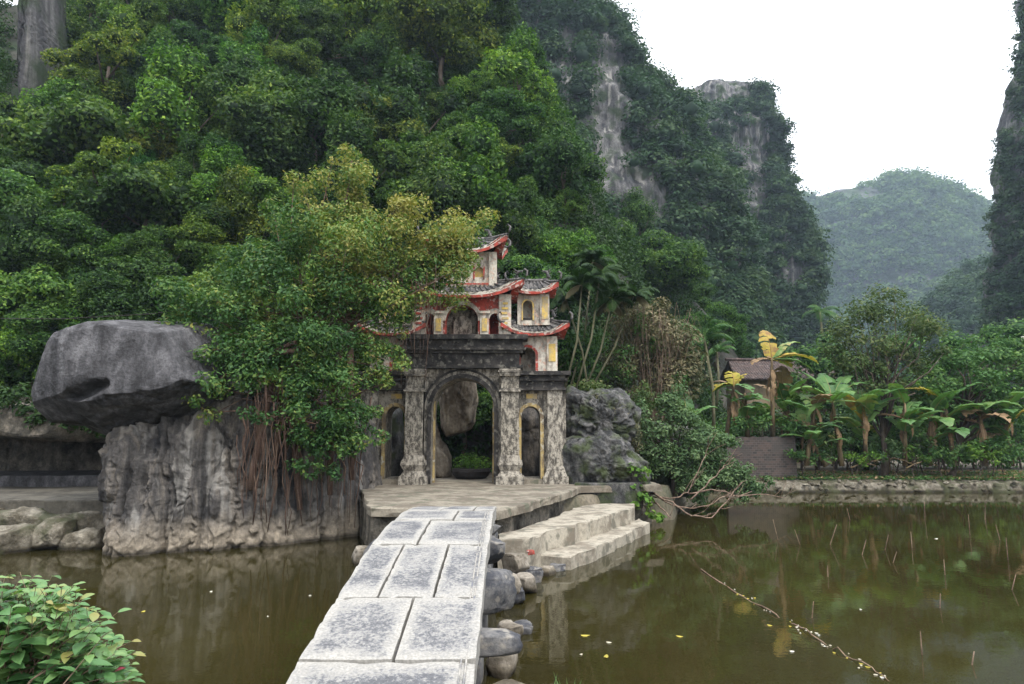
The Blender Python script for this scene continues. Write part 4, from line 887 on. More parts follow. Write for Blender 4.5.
def bslab(x0, x1, y0, y1, name='paving_slab', mat=None, dz=0.0, th=.24, gap=.009, seed=0, band=False, yc0=0, yc1=0):
    nx = 9; ny = max(8, int((y1 - y0) / .08)); r_ = np.random.RandomState(int(seed))
    xs_ = np.linspace(x0 + gap, x1 - gap, nx); 
    Xg, S = np.meshgrid(xs_, np.linspace(0, 1, ny)); Xg = Xg + .03 * pn(np.c_[Xg.ravel() * 0 + x0, (y0 + S.ravel() * (y1 - y0)) * 2.5, np.full(Xg.size, 3.3)]).reshape(Xg.shape) * (np.abs(Xg - (BL + BR) / 2) > .7); ya = y0 + gap + yc0 * (Xg - x0) + 0.02 * pn(np.c_[Xg.ravel() * 3, Xg.ravel() * 0 + y0, 0 * Xg.ravel()]).reshape(Xg.shape); yb = y1 - gap + yc1 * (Xg - x0)
    Yg = ya + (yb - ya) * S
    tilt = r_.uniform(-.006, .006)
    Zg = bz(Yg) + dz + tilt * (Xg - x0) * 2 + .009 * fbm(np.c_[Xg.ravel() * 2.4, Yg.ravel() * 2.4, np.full(Xg.size, seed)], 3).reshape(Xg.shape)
    ed_ = np.minimum(np.minimum(np.arange(nx), np.arange(nx)[::-1])[None], np.minimum(np.arange(ny), np.arange(ny)[::-1])[:, None]); Zg = Zg - .008 * (ed_ == 0) - .02 * (ed_ == 0) * (pn(np.c_[Xg.ravel() * 5, Yg.ravel() * 5, np.full(Xg.size, seed * 1.0)]).reshape(Xg.shape) > .18)
    top = np.stack([Xg.ravel(), Yg.ravel(), Zg.ravel()], 1)
    bd = np.r_[np.arange(nx), np.arange(1, ny) * nx + nx - 1, (ny - 1) * nx + np.arange(nx - 1)[::-1], (np.arange(1, ny - 1) * nx)[::-1]]
    low = top[bd] - [0, 0, th]; k = len(bd); n0 = len(top)
    side = np.stack([bd, n0 + np.arange(k), n0 + (np.arange(k) + 1) % k, np.roll(bd, -1)], 1)
    b_ = MB(); b_.add(np.concatenate([top, low]), [tuple(q) for q in grid_faces(nx, ny)] + [tuple(q) for q in side] + [tuple(n0 + np.arange(k)[::-1])])
    o_ = b_.build(name, mat or M_slab, bridge)
    return o_
BL, BR = -1.93, -.31
rowsB = [(3.2, 4.9, [BL, -1.2, BR]), (4.9, 6.45, [BL, BR]), (6.45, 7.75, [BL, -1.07, BR]), (7.75, 9.62, [BL, -1.47, -.86, BR]), (9.62, 11.3, [BL, -1.30, BR]), (11.3, 12.6, [BL, -.95, BR]), (12.6, 15.2, [BL, -1.3, -.7, BR])]
k = 0
for (y0, y1, xs_) in rowsB:
    for a, c_ in zip(xs_[:-1], xs_[1:]): bslab(a, c_, y0, y1, seed=k, gap=.016); k += 1
b_ = MB(); ys_ = np.linspace(3.3, 12.6, 60); b_.tube([(BR - .10, y, bz(y) - .004) for y in ys_], .011, 6); b_.build('carved_line', M_edge, bridge, smooth=True)
b_ = MB(); b_.tube([(BR - .145, y, bz(y) - .004) for y in ys_], .009, 6); b_.build('carved_line', M_edge, bridge, smooth=True)
def rough_block(b_, c, half, rot=0, seed=0, rough=.10):
    v = np.array(ICO3_V); s = np.sign(v) * np.abs(v) ** .38; s *= np.asarray(half); s = s * (1 + rough * fbm(v * 1.6 + seed, 3))[:, None] 
    r_ = np.random.RandomState(int(seed * 10) + 5)
    for q in range(12):
        n_ = r_.normal(size=3); n_ /= np.linalg.norm(n_); dd = s @ n_; h_ = dd.max() * r_.uniform(.72, .92); s = s - (np.clip(dd - h_, 0, None) * .9)[:, None] * n_
    s = s * (1 + .035 * fbm(v * 5 + seed, 3))[:, None]
    cr_, sr_ = math.cos(rot), math.sin(rot); s = np.stack([s[:, 0] * cr_ - s[:, 1] * sr_, s[:, 0] * sr_ + s[:, 1] * cr_, s[:, 2]], 1)
    b_.add(s + np.asarray(c), [tuple(f) for f in ICO3_F])
_ib = bmesh.new(); bmesh.ops.create_icosphere(_ib, subdivisions=4, radius=1); _ib.verts.ensure_lookup_table()
ICO3_V = np.array([v.co[:] for v in _ib.verts]); ICO3_F = np.array([[v.index for v in f.verts] for f in _ib.faces]); _ib.free()
for i, (y, z, x1, hy, hz) in enumerate([(10.9, 1.02, -.02, .28, .22), (9.25, .78, .14, .34, .27), (7.4, .70, .06, .2, .12), (6.25, .52, .0, .18, .13), (12.6, 1.0, -.1, .25, .2)]):
    b_ = MB(); rough_block(b_, ((x1 - 2.1) / 2, y, z), ((x1 + 2.1) / 2 + .02, hy, hz), 0, i * 3.3, .06); b_.build('cross_beam', M_side, bridge, smooth=True)
for i, y in enumerate((5.2, 6.9, 8.3, 9.9, 11.4, 13.2)):
    b_ = MB(); hz = (bz(y) + .5) / 2; rough_block(b_, (-1.1 + .02 * i, y, hz - .62), (.72, .42, hz + .02), 0, i * 5.1, .10); b_.build('pier', M_side, bridge, smooth=True)
_sp = [(.02, 11.9, .12, .24, .2, .16), (.22, 12.6, .16, .3, .25, .2), (-.05, 9.9, .1, .22, .2, .14), (.12, 10.3, .02, .2, .24, .12), (-.12, 8.55, .12, .2, .2, .22), (-.08, 7.9, -.02, .22, .3, .14), (.3, 13.6, .1, .34, .3, .22), (.7, 14.2, .0, .3, .24, .18),
      (.05, 13.2, .42, .3, .26, .2), (-.1, 6.7, .1, .16, .22, .2), (-2.1, 13.9, .4, .25, .3, .25), (-2.15, 13.2, .1, .25, .3, .22), (.95, 14.6, .02, .22, .16, .14), (-.05, 11.3, .45, .16, .25, .2), (-2.05, 10.0, .25, .16, .2, .16), (-2.75, 14.75, .25, .4, .35, .42), (-3.15, 15.2, .15, .35, .35, .3), (-2.35, 14.6, .55, .3, .3, .28)]
_lb = ['by the bend of the bridge foot', 'below the upper step corner', 'under the thick protruding beam', 'wet, at the waterline below the thick beam', 'squeezed against the pier above the thin beam', 'half sunk beside the thin beam', 'in front of the lower step', 'at the near corner of the lower step',
       'jammed between bridge and upper step', 'under the nearest beam', 'on the left of the bridge, by the courtyard edge', 'left of the bridge at the waterline', 'small and low at the lower step', 'directly below the farthest beam', 'sticking out on the left side of the bridge', 'largest one under the left corner of the courtyard', 'at the waterline between fluted rock and courtyard', 'upper one between bridge and left corner of the courtyard']
for i, (x, y, z, a, c_, d) in enumerate(_sp):
    b_ = MB(); rough_block(b_, (0, 0, 0), (a * .8, c_ * .8, d * .8), i * 1.1, i * 7.7, .35)
    tagset(b_.build('loose_stone', M_pale if i % 3 else M_side, None, smooth=True, loc=(0, 0, 0)), 'rough stone ' + _lb[i], 'stone', 'loose stones around the bridge').location = (x, y, z)
b_ = MB(); rough_block(b_, (0, 0, 0), (.07, .05, .04), .3, 3, .6); tagset(b_.build('cloth_scrap', M_redp, None, loc=(0, 0, 0)), 'small red scrap of cloth on the stones below the upper step', 'litter').location = (.36, 13.75, .50)
# ------------------------------------------------------------------ the fig tree on the rock
rng = np.random.RandomState(77)
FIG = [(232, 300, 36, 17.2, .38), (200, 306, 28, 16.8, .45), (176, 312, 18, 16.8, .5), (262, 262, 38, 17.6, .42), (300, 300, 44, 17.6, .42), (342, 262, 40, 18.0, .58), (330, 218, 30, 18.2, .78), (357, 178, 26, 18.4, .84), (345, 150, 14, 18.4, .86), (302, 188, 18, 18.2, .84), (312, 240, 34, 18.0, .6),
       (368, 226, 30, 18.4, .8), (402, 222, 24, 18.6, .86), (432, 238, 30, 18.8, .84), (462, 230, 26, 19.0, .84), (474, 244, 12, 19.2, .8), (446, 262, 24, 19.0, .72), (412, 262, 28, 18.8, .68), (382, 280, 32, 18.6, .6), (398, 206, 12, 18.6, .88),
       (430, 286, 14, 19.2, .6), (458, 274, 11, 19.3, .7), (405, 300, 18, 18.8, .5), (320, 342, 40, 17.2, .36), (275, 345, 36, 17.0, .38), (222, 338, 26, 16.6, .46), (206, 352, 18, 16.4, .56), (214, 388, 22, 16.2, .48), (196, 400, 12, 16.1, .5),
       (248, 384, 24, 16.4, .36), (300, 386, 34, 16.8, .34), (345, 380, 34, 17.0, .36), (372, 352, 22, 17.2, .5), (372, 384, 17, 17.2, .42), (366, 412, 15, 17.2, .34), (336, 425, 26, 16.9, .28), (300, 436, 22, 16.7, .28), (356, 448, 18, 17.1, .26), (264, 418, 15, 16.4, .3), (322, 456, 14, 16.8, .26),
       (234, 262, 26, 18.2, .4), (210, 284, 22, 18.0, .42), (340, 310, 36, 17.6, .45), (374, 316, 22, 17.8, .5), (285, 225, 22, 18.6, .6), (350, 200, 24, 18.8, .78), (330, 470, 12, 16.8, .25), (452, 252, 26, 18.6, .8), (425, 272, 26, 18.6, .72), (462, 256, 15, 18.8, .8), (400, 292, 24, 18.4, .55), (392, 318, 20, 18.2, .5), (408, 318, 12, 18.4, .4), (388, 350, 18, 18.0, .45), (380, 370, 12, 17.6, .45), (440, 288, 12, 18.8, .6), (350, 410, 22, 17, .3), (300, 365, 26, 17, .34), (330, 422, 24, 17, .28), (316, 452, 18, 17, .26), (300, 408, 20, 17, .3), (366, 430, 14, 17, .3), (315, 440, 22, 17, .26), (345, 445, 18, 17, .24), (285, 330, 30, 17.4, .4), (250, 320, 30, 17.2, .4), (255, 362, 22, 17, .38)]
def yfront(px): k1 = P(px, 430, 1.0)[0]; return (17.15 + .55 * 6.75) / (1 - .55 * k1)
def figY(a, c_, y):
    w = float(smooth((c_ - 300) / 70)); return (y + .7) * (1 - w) + (yfront(a) - .45 - .3 * (c_ > 400)) * w
lob = []; tin = []
for (a, c_, r, y, tn) in FIG:
    y = figY(a, c_, y)
    q = P(a, c_, y); R_ = r * M_PX(c_, y)
    for j in range(6 if r > 22 else 3):
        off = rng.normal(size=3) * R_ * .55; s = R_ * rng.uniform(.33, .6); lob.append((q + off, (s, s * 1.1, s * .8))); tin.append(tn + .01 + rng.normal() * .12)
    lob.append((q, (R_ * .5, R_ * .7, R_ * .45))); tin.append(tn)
base = P(300, 440, 18.4); fig = empty('fig_tree', base, 'sprawling fig tree with yellowish upper leaves growing over the fluted rock', 'tree')
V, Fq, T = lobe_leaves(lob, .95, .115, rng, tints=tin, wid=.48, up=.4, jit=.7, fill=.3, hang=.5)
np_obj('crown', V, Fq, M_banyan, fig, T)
tb = MB()
def wig(p, q, n, w):
    p, q = np.asarray(p), np.asarray(q); return [p + (q - p) * s + rng.normal(size=3) * w * (0 < i < n - 1) for i, s in enumerate(np.linspace(0, 1, n))]
stemP = [(P(250, 490, yfront(250) - .02), P(262, 420, yfront(262) - .05), P(282, 360, 18.2)), (P(300, 510, yfront(300)), P(296, 420, yfront(296) - .1), P(300, 340, 18.4)), (P(330, 495, yfront(330)), P(330, 410, yfront(330)), P(342, 330, 18.7)), (P(275, 460, yfront(275)), P(285, 400, yfront(285)), P(306, 320, 18.6)), (P(352, 480, yfront(352)), P(350, 400, yfront(350)), P(354, 320, 19.0))]
for k, st in enumerate(stemP): tb.tube(wig(st[0], st[1], 4, .04)[:-1] + wig(st[1], st[2], 4, .05), [.07, .09, .10, .11, .11, .09, .07], 8)
tb.tube([P(345, 330, 18.6), P(385, 290, 19.2), P(425, 266, 19.6), P(465, 250, 19.9)], [.08, .06, .045, .02], 7)
tb.tube([P(320, 320, 18.5), P(336, 260, 18.9), P(345, 210, 19.1), P(352, 160, 19.2)], [.09, .07, .045, .015], 7)
tb.tube([P(300, 350, 17.3), P(262, 355, 17.6), P(232, 370, 17.0), P(205, 392, 16.6)], [.08, .06, .045, .02], 7)
tb.tube([P(300, 340, 17.3), P(272, 352, 17.6), P(240, 357, 17.1), P(225, 350, 16.9)], [.07, .05, .04, .02], 7)
for (q, r) in lob[::3]:
    st = stemP[int(rng.randint(5))][2] if q[2] > 4.5 else stemP[int(rng.randint(5))][1]
    tb.tube(wig(st, q, 4, .12), [.03, .022, .015, .006], 5)
tb.build('trunk', M_root, fig, smooth=True)
for k in range(88):
    if k < 62: a = rng.uniform(236, 366); top = P(a + rng.uniform(-8, 8), rng.uniform(370, 440), yfront(a) - rng.uniform(.1, .5)); bot = P(a + rng.uniform(-14, 14), rng.uniform(470, 538), yfront(a) - rng.uniform(-.05, .35))
    else: a = rng.uniform(372, 446); top = P(a, rng.uniform(255, 300), 18.9); bot = P(a + rng.uniform(-4, 4), rng.uniform(320, 395), 18.9 + rng.uniform(-.1, .3))
    b_ = MB(); n = 7; pp = wig(top, bot, n, .035); r0 = rng.uniform(.008, .024) if k < 62 else rng.uniform(.005, .010)
    b_.tube(pp, [r0 * (1.2 - .1 * i) for i in range(n)], 5); b_.build('aerial_root', M_root, fig, smooth=True)

# ------------------------------------------------------------------ banana plants
def banana_leaf(b_, base, dirv, L, w, arch, rng, tint=.5, droop=1.0, tear=.4):
    d = np.array([dirv[0], dirv[1], 0.0]); d /= np.linalg.norm(d) + 1e-9; n = 16; side = np.array([-d[1], d[0], 0]); p = np.asarray(base, float); el = arch; mid = [p.copy()]
    for i in range(n):
        p = p + (d * math.cos(el) + np.array([0, 0, math.sin(el)])) * L / n; mid.append(p.copy()); el -= droop * (1.9 / n) * (.4 + i / n * 1.3)
    mid = np.array(mid)
    wf = lambda s: w * (math.sin(min(1, s * 1.02 + .03) * math.pi) ** .55) * (1 if s > .12 else s / .12)
    for sg in (-1, 1):
        i = 1
        while i < n:
            j = min(n, i + rng.choice([1, 2, 2, 3]))
            if rng.rand() < .13 and i > 3: i += 1; continue
            V = []; dz = rng.uniform(-.14, .12) - (.12 if tear > .3 else 0)
            for q in range(i, j + 1):
                s = q / n; ww = wf(s) * rng.uniform(.72, 1.05); up = .22 * ww + dz * ww
                V += [mid[q], mid[q] + side * sg * ww * .55 + np.array([0, 0, up]), mid[q] + side * sg * ww + np.array([0, 0, up * .6 - .12 * ww]) + d * ww * .12]
            m_ = j - i + 1; Fq = []
            for q in range(m_ - 1):
                for r_ in range(2): Fq.append((q * 3 + r_, q * 3 + r_ + 1, (q + 1) * 3 + r_ + 1, (q + 1) * 3 + r_))
            b_.add(V, Fq, float(np.clip(tint + rng.normal() * .06, 0, 1)))
            if rng.rand() < tear * .3: j += 0
            i = j
    b_.tube(mid[:-1] - [0, 0, .01], [max(.006, .028 * (1 - .8 * k / n)) for k in range(n)], 5, .95)
def banana(px, pyb, Y_, h, leaves, label, rng, r=.10, leanx=0.0, dead=4, L=1.7):
    g = P(px, pyb, Y_); g[2] = max(g[2] if g[2] > 1.0 else .58, .5); e = empty('banana_plant', g, label, 'banana plant', 'banana plants on the right bank')
    top = g + np.array([leanx + rng.normal() * .25, rng.normal() * .2, h * rng.uniform(.85, 1.08)]); b_ = MB(); b_.tube([g, g * .6 + top * .4 + [leanx * .1, 0, 0], top * .85 + g * .15, top], [r * 1.25, r, r * .8, r * .45], 9)
    b_.build('stem', M_stem, e, smooth=True)
    for (az, el, l_, kind) in leaves:
        b_ = MB(); a = math.radians(az); banana_leaf(b_, g + (top - g) * (.985 if len(leaves) < 9 else rng.uniform(.40, 1.0)), (math.cos(a), math.sin(a)), L * l_ * 1.18, .36 * L ** .5, math.radians(el), rng, .5 + rng.normal() * .12, droop=rng.uniform(.5, 1.0), tear=.5)
        o_ = b_.build('leaf', {'g': M_banana, 'y': M_banyel, 'd': M_bandead}[kind], e)
        if kind == 'y': o_['label'] = 'yellowing banana leaf'
        if kind == 'd': o_['label'] = 'withered brown banana leaf'
    for k in range(dead):
        b_ = MB(); a = rng.uniform(0, 6.28); zz = rng.uniform(.55, .95); banana_leaf(b_, g * (1 - zz) + top * zz, (math.cos(a), math.sin(a)), rng.uniform(.7, 1.3), .12, -1.0, rng, .5, droop=.5)
        o_ = b_.build('leaf', M_bandead, e); o_['label'] = 'withered brown leaf hanging down the stem'
    return e
rb = np.random.RandomState(31)
def ring(n, kinds='g', el=(35, 75), l=(.8, 1.1), a0=0): return [(a0 + 360 * k / n + rb.uniform(-18, 18), rb.uniform(*el), rb.uniform(*l), kinds[k % len(kinds)]) for k in range(n)]
banana(690, 452, 28.5, 1.3, [(100, 86, 1.0, 'g'), (170, 55, .9, 'g'), (10, 40, .9, 'g'), (250, 50, .7, 'g')], 'low banana plant with one upright bright leaf, left of the brick wall', rb, L=1.5)
banana(726, 440, 33.6, 3.0, [(200, 20, .9, 'y'), (160, 30, .9, 'd'), (80, 75, .8, 'y'), (0, 60, .6, 'y'), (300, 10, .8, 'g'), (190, 5, .9, 'g')], 'banana plant with ragged yellow leaves at the left end of the brick wall', rb, dead=6, L=1.4)
banana(773, 440, 34.0, 4.2, [(92, 86, .9, 'y'), (15, 55, .95, 'g'), (355, 22, 1.1, 'y'), (340, 5, 1.0, 'g'), (200, 10, .6, 'd'), (20, 5, .6, 'y')], 'tall banana plant with a big yellow leaf standing up, behind the brick wall', rb, dead=9, L=1.9)
banana(748, 440, 33.8, 2.3, ring(10, 'gggg', (10, 60), (.6, .9)), 'banana plant in the middle behind the brick wall', rb, dead=3, L=1.5)
banana(806, 466, 32.9, 2.9, ring(9, 'gggd', (20, 60)), 'banana plant with brown stem just right of the brick wall', rb, dead=4, L=1.6)
banana(842, 466, 33.0, 3.6, [(0, 50, 1., 'g'), (180, 45, 1., 'g'), (160, 65, 1.1, 'g'), (30, 65, 1.1, 'g'), (270, 30, 1., 'g'), (200, 10, .9, 'g'), (340, 12, .9, 'g'), (90, 80, .9, 'g')], 'large banana plant with broad arching green leaves, nearest the small path', rb, dead=3, L=1.9)
banana(866, 466, 33.4, 3.4, ring(10, 'gggggy', (25, 75)), 'banana plant touching the sparse leaved tree trunk', rb, dead=4, L=2.0)
banana(826, 466, 33.2, 2.1, ring(9, 'g', (25, 70)), 'short banana plant leaning left in front of the larger ones', rb, leanx=-.6, dead=3, L=1.5)
banana(905, 466, 33.2, 2.8, ring(9, 'ggggd', (20, 65)), 'banana plant right behind the driftwood pile', rb, dead=5, L=1.6)
banana(930, 466, 33.6, 3.1, ring(10, 'gggggyg', (20, 70)), 'banana plant with yellow tips left of the dark tree', rb, dead=5, L=1.7)
banana(955, 466, 33.4, 3.4, ring(10, 'gggggy', (20, 70)), 'banana plant partly under the dark tree crown', rb, dead=4, L=1.8)
banana(985, 466, 33.3, 2.7, ring(9, 'gd', (20, 65)), 'ragged banana plant at the bank, right of the dark tree trunk', rb, dead=5, L=1.6)
banana(1012, 466, 33.5, 3.3, ring(10, 'ggggy', (20, 70)), 'banana plant at the far right edge of the bank', rb, dead=4, L=1.8)
banana(888, 466, 36.5, 3.7, ring(10, 'gggggyg', (20, 70)), 'tall banana plant at the back between the sparse tree and the house wall', rb, dead=4, L=1.8)
banana(790, 458, 35.5, 3.4, ring(10, 'gdg', (20, 70)), 'banana plant at the back, right of the yellow leaved one', rb, dead=6, L=1.8)

# ------------------------------------------------------------------ trees and bushes of the right bank
def lobes_px(spec, Y_, sub=3, flat=.8, rng=rng, dy=.9):
    L_ = []
    for s_ in spec:
        a, c_, r = s_[:3]; y = Y_ + (s_[3] if len(s_) > 3 else 0); q = P(a, c_, y); R_ = r * M_PX(c_, y)
        L_.append((q, (R_ * .8, R_ * .8, R_ * flat * .8)))
        for j in range(sub): s = R_ * rng.uniform(.4, .65); L_.append((q + rng.normal(size=3) * R_ * .5 * (1, dy, .9), (s, s, s * flat)))
    return L_
def gp(px, Y_, z=.6): q = P(px, 430, Y_); q[2] = z; return q
make_tree('fruit_tree', 'open crowned tree with pale olive leaves above the banana plants', 'tree', gp(880, 34), lobes_px([(840, 330, 22), (865, 310, 24), (895, 312, 24), (925, 330, 22), (850, 362, 24), (885, 348, 28), (915, 365, 22), (830, 350, 14), (870, 385, 18), (935, 352, 14), (903, 390, 14)], 34, 4), .20, M_olive, rng, r=.16, dens=.75, core=False, top=P(882, 370, 34), limb=.3, bark=M_bark, fill=.6, wid=.42)
make_tree('broadleaf_tree', 'dark green tree with layered crown near the right edge of the bank', 'tree', gp(948, 33.8), lobes_px([(965, 360, 24), (995, 355, 22), (1018, 372, 24), (945, 385, 22), (980, 388, 26), (1010, 402, 22), (955, 412, 18), (990, 420, 20), (935, 405, 14), (1035, 390, 24)], 33.8, 4, .5), .19, M_shrub, rng, r=.15, dens=1.3, core=False, top=P(975, 385, 33.8), fill=.4)
make_tree('broadleaf_tree', 'dark leafy tree filling the gap behind the sparse olive tree', 'tree', gp(905, 42), lobes_px([(870, 390, 26), (905, 385, 30), (940, 372, 26), (975, 360, 26), (1010, 350, 26), (1035, 352, 24), (930, 400, 30), (850, 405, 22), (985, 398, 28)], 42, 3), .24, M_shrub, rng, r=.2, dens=1.3, core=True)
make_tree('broadleaf_tree', 'mid green tree behind the farmhouse, left of the sparse olive tree', 'tree', gp(820, 44), lobes_px([(808, 362, 18), (825, 350, 16), (845, 372, 22), (790, 378, 14), (820, 388, 22), (850, 398, 20)], 44, 3), .24, M_shrub, rng, r=.16, dens=1.2, core=True)
for i, (spec, Y_, mat, L_, ds, lab) in enumerate([
    ([(885, 440, 14), (872, 452, 10), (895, 452, 10)], 34.6, M_shrub, .15, .5, 'small dark bush at the foot of the sparse olive tree'),
    ([(990, 445, 14), (1015, 450, 14), (970, 455, 10), (1005, 460, 10)], 33.2, M_shrub, .16, .55, 'spreading green bush on the bank at the right edge'),
    ([(960, 448, 9), (950, 455, 7)], 33.4, M_bush, .14, .5, 'light green bush under the dark tree'),
    ([(908, 455, 8), (922, 460, 7)], 33.2, M_lime, .13, .5, 'bright green weedy bush beside the driftwood pile'),
    ([(812, 448, 9), (830, 452, 8)], 34.6, M_shrub, .14, .5, 'low bush right of the brick wall'),
    ([(920, 410, 20), (900, 418, 16), (940, 425, 18), (875, 412, 14)], 36.5, M_lime, .18, .3, 'yellowish green leafy thicket behind the bank'),
    ([(760, 420, 14), (790, 425, 14), (740, 425, 12)], 33.2, M_shrub, .16, .45, 'green bush behind the brick wall'),
    ([(850, 430, 16), (820, 425, 16), (980, 430, 16), (1010, 430, 16), (940, 440, 14), (900, 440, 14)], 37.5, M_under, .18, .6, 'dark thicket along the back of the banana garden')]):
    make_tree('bush', lab, 'bush', gp(spec[0][0], Y_, .55), lobes_px(spec, Y_, 3), L_, mat, rng, r=.03, dens=ds * 2.4, core=False, fill=.5)

for i, (x0_, x1_, Y_, hh, lab) in enumerate([(7.5, 13.5, 38.5, 2.6, 'dark leafy thicket behind the brick wall and farmhouse wall'), (13.0, 20.5, 39.5, 3.0, 'dark leafy thicket behind the largest banana plants'), (20.0, 34.0, 40.0, 3.2, 'dark leafy thicket at the back right of the banana garden')]):
    L_ = [(np.array([rng.uniform(x0_, x1_), Y_ + rng.uniform(-1, 1.2), .6 + rng.uniform(.2, 1) * hh]), (rng.uniform(.7, 1.2),) * 2 + (rng.uniform(.5, .9),)) for k in range(int((x1_ - x0_) * 6))]
    V, Fq, T = lobe_leaves(L_, 1.0, .22, rng, fill=.3); e = empty('thicket', ((x0_ + x1_) / 2, Y_, .6), lab, 'thicket'); np_obj('foliage', V, Fq, [M_shrub, M_under, M_shrub][i], e, T)
    b_ = MB()
    for k in range(14): x = rng.uniform(x0_, x1_); b_.tube([(x, Y_, .4), (x + rng.normal() * .3, Y_ + rng.normal() * .3, .6 + hh)], [.06, .02], 5)
    b_.build('stem', M_bark, e)
n_ = 2600; lx = rng.uniform(8.8, 40, n_); ly = 32.9 + rng.rand(n_) ** 1.5 * 5; L_ = [(np.array([x, y, .60]), (rng.uniform(.08, .25),) * 2 + (rng.uniform(.03, .14),)) for x, y in zip(lx, ly)]
V, Fq, T = lobe_leaves(L_, .5, .11, rng, mindens=8); tagset(np_obj('weeds', V, Fq, M_shrub, None, T), 'low green weeds on the right bank under the banana plants', 'weeds', kind='stuff')
n_ = 9000; c_ = np.stack([rng.uniform(8.8, 42, n_), 32.6 + rng.rand(n_) * 6, np.full(n_, .62) + rng.rand(n_) * .05], 1); V, Fq = leaf_quads(c_, np.array([0, 0, 1.]) + rng.normal(size=(n_, 3)) * .5, np.full(n_, .16), rng, .4)
tagset(np_obj('leaf_litter', V, Fq, M_bandead, None, rng.uniform(.1, .9, n_)), 'dry brown leaf litter on the right bank', 'litter', kind='stuff')
for i, (spec, Y_, mat, L_, ds, lab) in enumerate([
    ([(800, 400, 12), (815, 412, 12), (792, 425, 10)], 34.6, M_lime, .2, .5, 'bright leafy bush between the brick wall end and the large banana plant'),
    ([(892, 400, 14), (912, 392, 12), (905, 420, 12), (925, 410, 12)], 35.4, M_lime, .2, .5, 'yellow green bush right of the sparse tree trunk'),
    ([(850, 440, 12), (862, 425, 10), (838, 450, 8)], 34.3, M_shrub, .2, .5, 'green bush at the foot of the large banana plant'),
    ([(935, 440, 12), (950, 430, 12), (965, 440, 10)], 35.6, M_lime, .2, .45, 'bright bush behind the dark tree trunk'),
    ([(1000, 420, 14), (1020, 430, 14), (985, 430, 12)], 36.0, M_shrub, .2, .5, 'green bush behind the bank at the right edge'),
    ([(770, 415, 12), (755, 408, 10), (785, 405, 10)], 34.8, M_lime, .2, .5, 'bright leafy bush above the middle of the brick wall')]):
    make_tree('bush', lab, 'bush', gp(spec[0][0], Y_, .55), lobes_px(spec, Y_, 4), L_, mat, rng, r=.03, dens=ds * 2, core=False, fill=.5, wid=.55)
# shrub, dry brush and palms in the middle
make_tree('shrub', 'full green willow leaved shrub leaning over the pond', 'shrub', gp(672, 24.6, .6), lobes_px([(650, 430, 22), (675, 415, 22), (698, 432, 20), (665, 458, 22), (690, 468, 18), (640, 412, 14), (712, 452, 16), (648, 470, 14), (718, 478, 16), (738, 486, 14), (700, 492, 12), (755, 492, 9), (668, 400, 14), (630, 425, 12), (725, 440, 12), (770, 480, 7), (720, 460, 18), (735, 475, 14), (705, 475, 18), (748, 484, 12), (692, 450, 20), (725, 484, 12), (686, 482, 12), (760, 488, 8)], 24.2, 4, .75), .13, M_willow, rng, r=.10, dens=1.3, core=False, fill=.35, wid=.4, top=P(672, 450, 24.4))
make_tree('shrub', 'yellow green leafy shrub on the rocks right of the gate', 'shrub', gp(600, 25, 1.5), lobes_px([(600, 392, 16), (620, 398, 14), (585, 388, 10), (640, 395, 14), (655, 405, 12), (610, 410, 10)], 24.8, 3), .11, M_olive, rng, r=.04, dens=1.0, core=False, fill=.5)
def drooping(px, py, r, Y_, n, rng, mat, label, base):
    e = empty('dry_brush', base, label, 'brush'); b_ = MB()
    for k in range(n):
        a = rng.uniform(0, 6.28); c_ = P(px, py, Y_); R_ = r * M_PX(py, Y_)
        st = np.asarray(base) + rng.normal(size=3) * (.5, .5, .1); d = np.array([math.cos(a) * rng.uniform(.3, 1.1), math.sin(a) * rng.uniform(.3, 1.0), rng.uniform(.1, 1.0)]) * R_; mid = c_ + d
        en = mid + np.array([d[0] * .25, d[1] * .25, -rng.uniform(.4, 1.8)]); b_.tube([st, (st + mid) / 2 + (0, 0, .4 * R_), mid, en], [.014, .012, .009, .004], 4)
    b_.build('stem', M_twig, e); return e
q0 = gp(655, 29, .8)
e = drooping(650, 350, 44, 29, 90, rng, M_dry, 'big mound of dry brown brush and creepers behind the green shrub', q0)
L_ = lobes_px([(625, 325, 24), (650, 315, 22), (672, 335, 24), (690, 360, 20), (640, 350, 30), (665, 372, 28), (620, 360, 22), (645, 390, 24), (688, 392, 16), (610, 385, 18), (612, 305, 12)], 29, 4, .9)
V, Fq, T = lobe_leaves(L_, 1.1, .20, rng, wid=.34, hang=1.2, fill=.3, tints=rng.uniform(.2, .75, len(L_))); np_obj('crown', V, Fq, M_dry, e, T)
L_ = lobes_px([(600, 345, 16), (625, 372, 18), (655, 345, 14), (600, 372, 16), (680, 380, 12), (640, 330, 12), (615, 400, 14)], 28.3, 3); V, Fq, T = lobe_leaves(L_, .7, .14, rng, wid=.4, hang=.6, fill=.4); np_obj('green_creeper', V, Fq, M_shrub, e, T)
